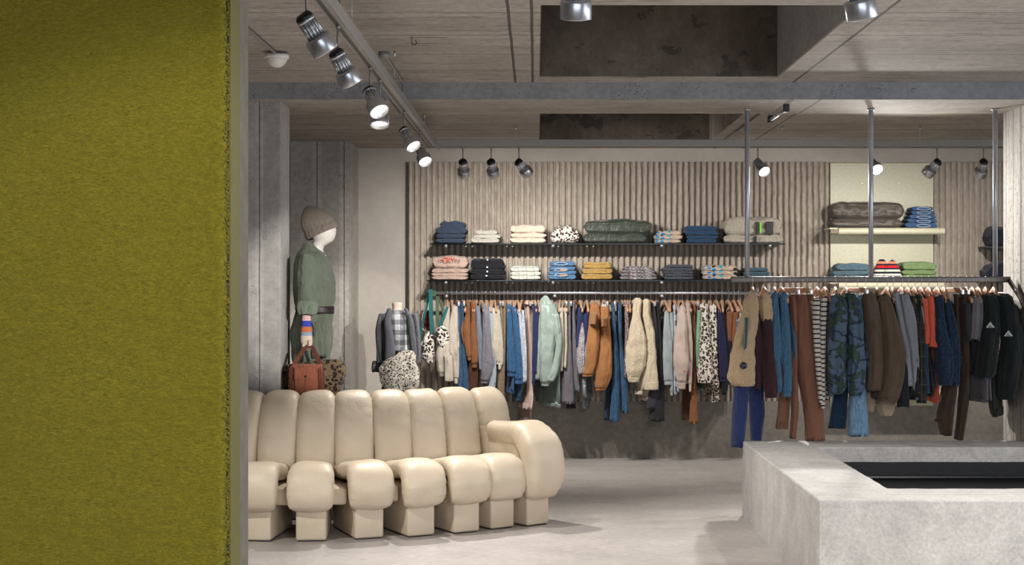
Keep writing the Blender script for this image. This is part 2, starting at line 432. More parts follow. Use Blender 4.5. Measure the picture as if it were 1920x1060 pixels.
# olive carpet clad wall end close to the camera
CD = 3.5; CE = -.69
def carpet():
    N = NT('olive_carpet', 1.0, spec=.05)
    co = N.mapc((30, 30, 85)); n1 = N.noise(3.4, 5, .68, co, 1.0); n2 = N.noise(1.1, 3, .5, N.mapc((3, 3, 7))); n3 = N.noise(230, 3)
    col = N.mix(N.ramp(n1, [(.3, 0.), (.7, 1.)]), lin('6a6112'), lin('a69a34'))
    col = N.mix(N.math('MULTIPLY', N.ramp(n2, [(.35, 0.), (.7, 1.)]), .35), col, lin('82761c'))
    N.b.inputs['Sheen Weight'].default_value = .15
    h = N.math('ADD', n1, N.math('MULTIPLY', n3, .45))
    m = N.done(col, N.bump(h, .005, .8))
    root = thing('carpet_panel', (-2, CD, 0), 'olive green shaggy carpet covering the wall end at the left', 'carpet')
    xs = [-4.1, -3, -2]+[-1.5+i*.006 for i in range(int((CE+1.5)/.006))]; zs = [0, .4]+[.7+.006*j for j in range(int(1.7/.006))]+[2.6, ZC1-.002]
    V = []
    for z in zs:
        for x in xs:
            e = CE-x; ed = max(0, .022-e)/.022
            a = .0025*noise.noise(Vector((x*14, z*60, 0)))+.0015*noise.noise(Vector((x*50, z*140, 3)))
            a += (.006*noise.noise(Vector((x*160, z*160, 8)))) * (1 if e < .05 else .12)
            V.append((x+.004*noise.noise(Vector((x*90, z*120, 5))), CD-.034-a+ed**2*.016, z))
    Fc = grid_faces(len(xs), len(zs))
    mk('pile', V, Fc, m, root)
    # tufted edge
    b = MB(); rr = random.Random(3); ico = None
    for i in range(3600):
        z = rr.uniform(.6, 2.45); r = rr.uniform(.0011, .0025); x = CE-.008+rr.uniform(-.010, .006)
        y = CD-.022+rr.uniform(-.009, .012); c = Vector((x, y, z)); d = Vector((rr.uniform(-.4, 1), rr.uniform(-1, .2), rr.uniform(-.8, .8))).normalized()*rr.uniform(.002, .006)
        b.tube([c-d, c, c+d], [r*.6, r, r*.3], 5)
    b.mk('tufted_edge', m, root, True)['kind'] = 'stuff'
    return m
m_carp = carpet()
M_olp = flat('olive_paint', '6a6418', .7); M_gp = concrete('wall_end_concrete', '6f6a5f', '7d776c', .05, 1)
st(MB().box((XL, CD, 0), (CE-.004, CD+.23, ZC1)).mk('wall_end', M_gp))
bpy.data.objects['wall_end'].name = 'wall_side'
st(MB().box((CE-.004, CD-.008, 0), (CE, CD+.105, ZC1)).mk('trim_15', M_olp))

# ---------------------------------------------------------------- plinth
def plinth():
    root = thing('display_plinth', (3.2, 8.5, 0), 'large pale cast concrete plinth with a sunken black basin', 'plinth')
    x0, x1, y0, y1, zt = 1.32, 6.0-.05, 7.2, 9.90, .477; ix0 = 1.735; iy0, iy1 = 7.62, 9.50
    V = []; Fc = []
    def jit(v, a=.003): return (v[0]+a*noise.noise(Vector(v)*9), v[1]+a*noise.noise(Vector(v)*9+Vector((5,0,0))), v[2]+a*.6*noise.noise(Vector(v)*14))
    def ring(x0, x1, y0, y1, z, n=60):
        pts = []
        for i in range(n): pts.append((x0+(x1-x0)*i/n, y0, z))
        for i in range(n): pts.append((x1, y0+(y1-y0)*i/n, z))
        for i in range(n): pts.append((x1-(x1-x0)*i/n, y1, z))
        for i in range(n): pts.append((x0, y1-(y1-y0)*i/n, z))
        return [jit(p) for p in pts]
    c = .006
    rings = [ring(x0, x1, y0, y1, 0), ring(x0, x1, y0, y1, zt*.5), ring(x0, x1, y0, y1, zt-c), ring(x0+c, x1-c, y0+c, y1-c, zt),
             ring(ix0-c, x1-.4+c, iy0-c, iy1+c, zt), ring(ix0, x1-.4, iy0, iy1, zt-c), ring(ix0, x1-.4, iy0, iy1, zt-.09)]
    for r in rings: V += r
    mk('body', V, grid_faces(240, len(rings), True), M_plin, root, False)
    b = MB(); z0 = .276
    b.box((ix0-.01, iy0-.01, z0-.02), (x1-.39, iy1+.01, z0)); b.box((ix0-.03, iy0-.03, z0), (ix0-.005, iy1+.03, zt-.09)); b.box((ix0-.03, iy1+.005, z0), (x1-.37, iy1+.03, zt-.09)); b.box((ix0-.03, iy0-.03, z0), (x1-.37, iy0-.005, zt-.09)); b.box((x1-.395, iy0-.03, z0), (x1-.37, iy1+.03, zt-.09))
    b.tube([(ix0, iy1-.0, z0+.015), (x1-.4, iy1-.0, z0+.015)], .012, 8)
    b.mk('basin_liner', M_dark, root)
plinth()

# ---------------------------------------------------------------- generic path lofts
def lerp(a, b, t): return a+(b-a)*t
def cubic(keys, t):
    """keys: sorted list of (t, vals...) -> smooth interpolation"""
    n = len(keys)
    if t <= keys[0][0]: return list(keys[0][1:])
    if t >= keys[-1][0]: return list(keys[-1][1:])
    i = 0
    while keys[i+1][0] < t: i += 1
    k0 = keys[max(i-1, 0)]; k1 = keys[i]; k2 = keys[i+1]; k3 = keys[min(i+2, n-1)]
    h = k2[0]-k1[0]; u = (t-k1[0])/h; out = []
    for j in range(1, len(k1)):
        m1 = (k2[j]-k0[j])/max(k2[0]-k0[0], 1e-6)*h; m2 = (k3[j]-k1[j])/max(k3[0]-k1[0], 1e-6)*h
        d = k2[j]-k1[j]
        if d == 0: m1 = m2 = 0
        else:
            m1 = 0 if m1/d < 0 else min(m1/d, 2.)*d; m2 = 0 if m2/d < 0 else min(m2/d, 2.)*d
        out.append((2*u**3-3*u*u+1)*k1[j]+(u**3-2*u*u+u)*m1+(-2*u**3+3*u*u)*k2[j]+(u**3-u*u)*m2)
    return out
def sg(v, e): return math.copysign(abs(v)**e, v)

# ---------------------------------------------------------------- sofa
M_leather = None
def leather():
    N = NT('cream_leather', .42, spec=.45)
    a = N.noise(3, 3); co = N.co
    col = N.mix(N.ramp(a, [(.3, 0.), (.7, 1.)]), lin('c8b9a2'), lin('d3c4b0'))
    w_ = N.noise(8, 5, .6, N.mapc((1.2, 1.2, .7)), 1.4); f_ = N.voro(420)
    return N.done(col, N.bump(f_, .0006, .5, N.bump(w_, .018, .28)))
M_leather = leather()
def pathloft(path, MW, seed, pinch=1.0, ns=40, nr=30):
    """path keys (t, y, z, halfwidth, halfthick); local x across; returns verts/faces in world through MW"""
    V = []; pts = []
    for j in range(nr):
        t = j/(nr-1)*path[-1][0]; pts.append(cubic(path, t))
    for j, (y, z, hw, ht) in enumerate(pts):
        a = pts[max(j-1, 0)]; c = pts[min(j+1, nr-1)]
        ty, tz = c[0]-a[0], c[1]-a[1]; L = math.hypot(ty, tz) or 1; ny, nz_ = -tz/L, ty/L
        for i in range(ns):
            q = 2*PI*i/ns; u = sg(math.cos(q), .55)*hw; v = sg(math.sin(q), .72)*ht
            edge = abs(u)/max(hw, 1e-4)
            # gathers running in from the seams
            g = math.sin(j*2.6+seed*3+(1 if u > 0 else 0))*.0034*pinch*(.3+abs(noise.noise(Vector((j*.23, seed, 2))))*2.2)*max(0, (edge-.45)/.55)
            n_ = noise.noise(Vector((u*9+seed, j*.22, seed)))*.007
            v += (g+n_)*(1 if v > 0 else .5)*math.copysign(1, v)
            V.append(MW @ Vector((u*(1+.02*noise.noise(Vector((j*.5, seed, 1)))), y+ny*v, z+nz_*v)))
    Fc = grid_faces(ns, nr, True); 
    for base in (0, (nr-1)*ns):
        c = sum((V[base+i] for i in range(ns)), Vector())/ns; V.append(c); k = len(V)-1
        for i in range(ns): Fc.append((base+i, base+(i+1) % ns, k) if base else (base+(i+1) % ns, base+i, k))
    return V, Fc
def sofa():
    root = thing('sofa', (-.9, 9.2, 0), 'long cream leather segmented sofa with block feet and one armrest', 'sofa')
    segs = [(-1.925, 8.94, -14), (-1.61, 8.886, -5), (-1.293, 8.886, 4), (None, (-1.045, 8.94), 22), (None, (-.746, 9.02), 28), (None, (-.4825, 9.146), 31), (None, (-.269, 9.30), 36), (None, (-.052, 9.42), 39)]
    for k, sg_ in enumerate(segs):
        a = math.radians(sg_[2])
        if sg_[0] is None:
            lx, ly = sg_[1]; cx, cy = lx+.085*math.cos(a), ly+.085*math.sin(a)
        else: cx, cy = sg_[0], sg_[1]
        # local x right, local y back
        MW = Matrix.Translation((cx, cy, 0)) @ Matrix.Rotation(a, 4, 'Z')
        last = k == 7
        b = MB().rbox((-.087, 0, .006), (.087, .52, .30), .014)
        b.V = xform(b.V, MW); b.mk('foot', M_leather, root, True)
        g = MB().box((-.075, .015, 0), (.075, .5, .008)); g.V = xform(g.V, MW); g.mk('glide', M_black, root)
        if not last:
            path = [(0, .02, .185, .105, .016), (.3, -.030, .215, .126, .035), (1, -.040, .29, .136, .055), (1.9, -.005, .375, .134, .062), (2.8, .09, .395, .120, .056), (4, .25, .372, .112, .055), (5.5, .47, .350, .105, .05)]
        else:
            path = [(0, .02, .185, .10, .02), (.3, -.030, .215, .122, .045), (1.2, -.055, .33, .136, .075), (2.3, -.02, .475, .138, .085), (3.2, .10, .560, .125, .078), (4.2, .27, .550, .112, .07), (5.4, .47, .550, .095, .065)]
        V, Fc = pathloft(path, MW, k*1.7+1, 1.5, nr=46); mk('arm_cushion' if last else 'seat_cushion', V, Fc, M_leather, root)
        bpx = (448, 520, 592, 664, 736, 801, 866, 929)[k]; bD = (9.36, 9.345, 9.35, 9.38, 9.44, 9.53, 9.66, 9.80)[k]; ba = math.radians((-14, -6, 3, 11, 18, 25, 31, 36)[k])
        MB_ = Matrix.Translation((WX(bpx, bD)+.465*math.sin(ba), bD-.465*math.cos(ba), 0)) @ Matrix.Rotation(ba, 4, 'Z')
        bp = [(0, .455, .34, .116, .06), (1, .465, .45, .119, .070), (2.3, .50, .62, .121, .070), (3.3, .545, .745, .117, .060), (4.1, .60, .775, .106, .055), (5, .655, .70, .108, .045), (6.5, .67, .45, .108, .04), (8, .64, .10, .105, .035)]
        if last: bp = [(t, y, z-.01, hw*.98, ht) for t, y, z, hw, ht in bp]
        V, Fc = pathloft(bp, MB_, k*2.3+4, 1.2, nr=56); mk('back_cushion', V, Fc, M_leather, root)
        if k < 7:   # folded leather gusset between neighbouring seats
            b = MB().rbox((.06, .06, .20), (.20, .42, .30), .02); b.V = xform(b.V, MW); b.mk('gusset', M_leather, root, True)
        if last:
            b = MB().rbox((-.10, .05, .22), (.10, .48, .52), .03); b.V = xform(b.V, MW); b.mk('arm_panel', M_leather, root, True)
sofa()

# ---------------------------------------------------------------- cloth lofts
def parse(s):
    return [tuple(float(q) for q in r.split(',')) for r in s.split(';')]
def cloth(name, rows, Dc, mode, m, parent, b=.024, amax=.20, seed=0, fold=1.0, lean=1, hd=None, res=30, fur=0, hem=True, ns=36, label=None, cap=True, exp=.8):
    """a hanging cloth volume; rows = (py, left px, right px[, half depth]) as seen at distance Dc"""
    s = F/Dc; keys = []
    for r in rows:
        hw = max((r[2]-r[1])/2/s, .006); keys.append((r[0], (r[1]+r[2])/2, hw, r[3] if len(r) > 3 else -1))
    if mode == 'flat':
        hm = max(k[2] for k in keys); bb = min(b, min(k[2] for k in keys)*.8); sn = min(.9, max(.12, hm/amax)); cs = math.sqrt(1-sn*sn)
    y0, y1 = keys[0][0], keys[-1][0]; V = []; rings = []
    for j in range(res):
        py = y0+(y1-y0)*j/(res-1); xc, hw, dd = cubic(keys, py); rings.append((H-(py-CY)/s, (xc-CX)/s, hw, dd, 1.0))
    if cap: rings = [(rings[0][0]+.006, rings[0][1], rings[0][2]*.45, rings[0][3], 1), (rings[0][0]+.004, rings[0][1], rings[0][2]*.85, rings[0][3], 1)]+rings
    if hem:
        L = rings[-1]; rings += [(L[0]+.002, L[1], L[2]*.90, L[3], 1), (L[0]+.05, L[1], L[2]*.78, L[3], 1)]
    for (z, x, hw, dd, _) in rings:
        for i in range(ns):
            q = 2*PI*i/ns; cu, cv = sg(math.cos(q), exp), sg(math.sin(q), exp)
            if mode == 'flat':
                a = math.sqrt(max(hw*hw-(bb*cs)**2, 1e-5))/sn
                u = a*cu; v = bb*cv; v += fold*.25*bb*math.sin(u/a*5+seed*2+z*3)+fold*.18*bb*math.sin(u/a*9+seed+z*7)
                X = u*sn*lean+v*cs; Y = -u*cs+v*sn*lean
            else:
                h_ = dd if dd > 0 else (hd or min(max(hw, .02), .07))
                X = hw*cu; Y = h_*cv
                rr = 1+fold*(.06*math.sin(5*q+seed+z*5)+.04*math.sin(9*q+seed*2-z*11)+.16*noise.noise(Vector((cu*1.3+seed, cv*1.3, z*13)))+.07*noise.noise(Vector((cu*3+seed, cv*3, z*34))))
                X *= rr if abs(cu) < .7 else 1+(rr-1)*.5; Y *= rr
            if fur:
                nz = noise.noise(Vector(((X+x)*70, Y*70, z*70)))*fur+noise.noise(Vector(((X+x)*25, Y*25+seed, z*25)))*fur
                X += nz*cu; Y += nz*cv; zz = z+nz*.3
            else: zz = z+fold*.0025*math.sin(3*q+seed)
            V.append((x+X, Dc+Y, zz))
    Fc = [tuple(reversed(f)) for f in grid_faces(ns, len(rings), True)]
    Fc = grid_faces(ns, len(rings), True)
    n = len(rings)
    Fc = [tuple(reversed(f)) for f in Fc]
    Fc.append(tuple(range(ns))); Fc.append(tuple((n-1)*ns+i for i in range(ns-1, -1, -1)))
    return mk(name, V, Fc, m, parent, True, label)
def rowcut(rows, ya, yb):
    keys = [(r[0], r[1], r[2]) for r in rows]
    ys = [ya]+[r[0] for r in rows if ya < r[0] < yb]+[yb]
    return [(y,)+tuple(cubic(keys, y)) for y in ys]
def grow(rows, d): return [(r[0], r[1]-d, r[2]+d) for r in rows]
def shift(rows, dx, ytop=None, k=1, ky=1):
    y0 = rows[0][0]; out = []
    for r in rows:
        c = (r[1]+r[2])/2; h_ = (r[2]-r[1])/2*k; out.append((y0+(r[0]-y0)*ky, c+dx-h_, c+dx+h_))
    return out
def reproj(rows, Da, Db):
    """same size and place sideways, moved to another distance (keeps the seen outline)"""
    return rows

# rails
RA = 12.80; RB = 10.0
def wood_hanger(hx, D, rail_py, clip, short, lean, yaw=.16, drop=16):
    s = F/D; x = WX(hx, D); zt = WZ(rail_py, D); name = 'clip_hanger' if clip else 'clothes_hanger'
    zb = zt-drop/s
    root = thing(name, (x, D, zb-.08), ('pale wooden clip hanger holding ' if clip else 'pale wooden hanger holding ')+short, 'hanger', 'wooden hangers')
    hook = [(x-.004, D-.030*0, 0)]
    pts = []
    R = .021
    for k in range(11):
        q = math.radians(-40+k*22); pts.append((x, D+R*math.cos(q)*1.0, zt+.002+R*math.sin(q)))
    pts = pts[::-1]; pts = [(x, D-R*.2, zb+.005), (x, D-R*.6, zt-.03)]+pts if 0 else pts
    pts = [(p[0], p[1], p[2]) for p in pts]
    pts = [(x, D, zb), (x, D-.003, zb+.02), (x, D-.018, zt-.018)]+pts
    MB().tube(pts, .0017, 6).mk('hook', M_chrome, root, True)
    yaw = (.05 if not clip else .16)+.06*((hx*1.7) % 1); c, s_ = math.cos(yaw), math.sin(yaw)*lean; b = MB()
    if clip:
        w_ = .15; n = 8; V = []
        for side in (-1, 1):
            pass
        bb = MB().rbox((-w_, -.007, -.016), (w_, .007, .016), .004)
        M = Matrix.Translation((x, D, zb-.012)) @ Matrix(((s_, c, 0, 0), (-c, s_, 0, 0), (0, 0, 1, 0), (0, 0, 0, 1)))
        bb.V = xform(bb.V, M); bb.mk('bar', M_wood, root, True)
        for t in (-1, 1):
            k = MB().rbox((t*w_-.008, -.010, -.028), (t*w_+.008, .010, .008), .004); k.V = xform(k.V, M); k.mk('clip', M_chrome, root, True)
    else:
        n = 14; ring = []; V = []
        for i in range(n+1):
            t = -1+2*i/n; u = t*.17; zc = zb-.004-.070*abs(t)**1.2-.004; th = .0085; hh = .021-.006*abs(t)
            if abs(t) < .12: hh = .022; 
            for (dv, dz) in ((-th, -hh), (th, -hh), (th, hh*.7), (0, hh), (-th, hh*.7)):
                X = u*s_+dv*c; Y = -u*c+dv*s_; V.append((x+X, D+Y, zc+dz))
        Fc = [tuple(f) for f in grid_faces(5, n+1, True)]+[(4, 3, 2, 1, 0), tuple(n*5+i for i in range(5))]
        mk('shoulder_bar', V, Fc, M_wood, root, True)
    return root

TOPKEEP = []
def garment(rail, kind, name, cat, label, hx, m, rows, o=None):
    o = o or {}
    D = RA if rail == 'A' else RB; rp = 549 if rail == 'A' else 525
    rows = parse(rows) if isinstance(rows, str) else rows
    seed = (hx*7.3) % 11; lean = o.get('lean', 1 if (int(hx) % 3) else -1)
    zb = WZ(rows[-1][0], D); root = thing(name, (WX(hx, D), D, zb), label, cat, o.get('group'))
    fur = o.get('fur', 0); fold = o.get('fold', 1.0); cw = o.get('cuff', 0); cm = o.get('cuffm', m)
    y0, y1 = rows[0][0], rows[-1][0]
    if kind == 'top':
        # near sleeve carries the outline, the body hangs behind it and the far sleeve behind that
        Ds = D-.15
        if cw:
            cloth('sleeve', rowcut(rows, y0, y1-cw*.85), Ds, 'round', m, root, seed=seed, fold=fold, fur=fur, hem=False)
            cr = rowcut(rows, y1-cw, y1); cloth('cuff', grow(cr, -.8) if not fur else grow(cr, 1), Ds, 'round', cm, root, seed=seed, fold=.4, res=8, fur=fur*.7)
        else: cloth('sleeve', rows, Ds, 'round', m, root, seed=seed, fold=fold, fur=fur)
        br = parse(o['body']) if 'body' in o else shift(rowcut(rows, y0, y1), lean*1.5, k=1.0, ky=.92)
        hb = 6 if (y1-y0) > 60 else 0
        cloth('body', rowcut(br, br[0][0], br[-1][0]-hb*.8), D+.02, 'flat', o.get('bodym', m), root, seed=seed+2, fold=fold, fur=fur*.5, lean=lean, hem=not hb, amax=.22)
        if hb: cloth('hem_band', rowcut(br, br[-1][0]-hb, br[-1][0]), D+.02, 'flat', cm, root, seed=seed+2, fold=fold, lean=lean, res=6, amax=.22)
        fr = shift(rows, -lean*2.5, k=.75, ky=.96)
        cloth('sleeve', fr, D+.16, 'round', m, root, seed=seed+5, fold=fold, hem=True, res=18, ns=20)
        if o.get('collar', 1):
            t = rowcut(rows, y0, y0+8); c_ = (t[0][1]+t[0][2])/2; hw = max((t[0][2]-t[0][1])/2, 4.5)
            cloth('collar', [(y0-3, c_-hw*.7, c_+hw*.7, .045), (y0+1, c_-hw*1.05, c_+hw*1.05, .06), (y0+6, c_-hw*1.1, c_+hw*1.1, .07)], D-.06, 'round', cm, root, seed=seed, res=7, ns=24, hem=False, fur=fur*.6)
    elif kind == 'legs':
        cloth('leg', rows, D-.09, 'round', m, root, seed=seed, fold=fold*.8, hd=.055)
        fr = parse(o['leg2']) if 'leg2' in o else shift(rows, lean*2.5, k=.9, ky=.98)
        cloth('leg', fr, D+.08, 'round', o.get('m2', m), root, seed=seed+3, fold=fold*.8, hd=.05, res=22, ns=24)
        c_ = hx; t = rows[0]; hw = (t[2]-t[1])/2
        cloth('waistband', [(y0-2, t[1]-.5, t[2]+.5), (y0+7, t[1]-.8, t[2]+.8)], D, 'flat', m, root, b=.014, seed=seed, lean=lean, res=5, hem=False, fold=.5, amax=.19)
    elif kind == 'dress':
        cloth('body', rows, D-.02, 'flat', m, root, seed=seed, fold=fold, lean=lean, fur=fur, amax=.2, b=.03)
        t = rows[0]
        cloth('neckline', [(y0-3, t[1]+1, t[2]-1, .05), (y0+3, t[1]-1, t[2]+1, .07)], D-.03, 'round', cm, root, seed=seed, res=5, ns=24, hem=False)
    for e in o.get('extra', []):
        nm, dd, mo, mm, rr = e[:5]
        cloth(nm, parse(rr), D+dd, mo, mm, root, seed=seed+7, fold=fold, lean=lean, fur=e[5] if len(e) > 5 else 0, label=e[6] if len(e) > 6 else None)
    short = o.get('short') or label
    short = ' '.join(short.split()[:11])
    if o.get('hang', 1): wood_hanger(hx, D, rp, o.get('clip', kind == 'legs'), short, lean)
    return root

fb = fabric
BLUEJ = fb('234c74', 'denim', '3c6a94'); DJ = fb('1b3a5c', 'denim', '2a5274'); LJ = fb('5685ae', 'denim', '84acca')
SHIRTD = fb('25578a', 'denim', '366ea2'); OAT = fb('cfc0ae', 'knit'); RUST = fb('a9622f', 'cord'); DRUST = fb('6f3c20', 'cord')
GREYW = fb('77747f', 'tweed', '8e8a94'); GBLUE = fb('737f93', 'denim', '8d96a6'); PBLUE = fb('a9b8c6', 'plain'); CREAMK = fb('d9ccb6', 'knit')
HOUND = fb('7d654b', 'tweed', 'a58a6a'); FLOR = fb('cfd4de', 'speckle', '7686a8', 'e6e6ea', 2.2); PINK = fb('d5b3a3', 'plain'); PINK_SHADE = fb('b09186', 'plain')
NAVB = fb('2c3570', 'plain'); MINT = fb('a0b2a8', 'shiny'); MINTD = fb('71867a', 'shiny'); GTR = fb('78727c', 'plain'); DARKT = fb('25252e', 'plain')
SPK = fb('cac6cc', 'speckle', '5c6480', 'c09a90', 1.6); FOIL = fb('9aa0aa', 'foil'); TOB = fb('b9763a', 'plain'); PLEO = fb('b3948c', 'leopard', '35304a', 'a98272', 1.5)
TED = fb('ead6b2', 'teddy'); CHAR = fb('3c3b45', 'plain'); CHARD = fb('2b2a31', 'plain'); ICE = fb('aebcc0', 'knit'); NPR = fb('2e3560', 'plaid', 'cfd3da')
BLUSH = fb('d2bbac', 'plain'); SPEAR = fb('86b79a', 'plain'); DGREEN = fb('2f5a45', 'plain'); LEO = fb('e2d8ca', 'leopard', '241a17', '7a4c30', 1.25); NAVK = fb('29295c', 'knit')
BRT = fb('9a5a33', 'plain'); WHT = fb('d8d4cb', 'plain'); NWP = fb('c8ccd4', 'plaid', '2a3358')
SHE = fb('dfb988', 'fur'); MAR = fb('452029', 'plain'); TEALQ = fb('245a6a', 'quilt'); NAVT = fb('25346e', 'denim', '2e4282'); DSH = fb('2f6288', 'denim', '47789b')
CAMEL = fb('8f5a41', 'plain'); CAMELL = fb('b27a5c', 'plain'); BRE = fb('d0c6b8', 'stripes', '22253c'); CAMO = fb('4a6480', 'camo', '24324a', '2e483a', 1.3); KHAK = fb('65503c', 'plain'); FURC = fb('cbb08c', 'fur')
BLKN = fb('1b2028', 'plain'); GRM = fb('8c8f97', 'plain'); PLD = fb('2c2c28', 'plaid', '14161c', '4f4830'); COR = fb('f05a38', 'plain'); BKN = fb('163a58', 'leopard', '101c34', '3c2c50', 2.2)
BRC = fb('4b3527', 'cord'); GRT = fb('77757a', 'plain'); DKG = fb('182422', 'plain'); GRD = fb('33383a', 'plain')

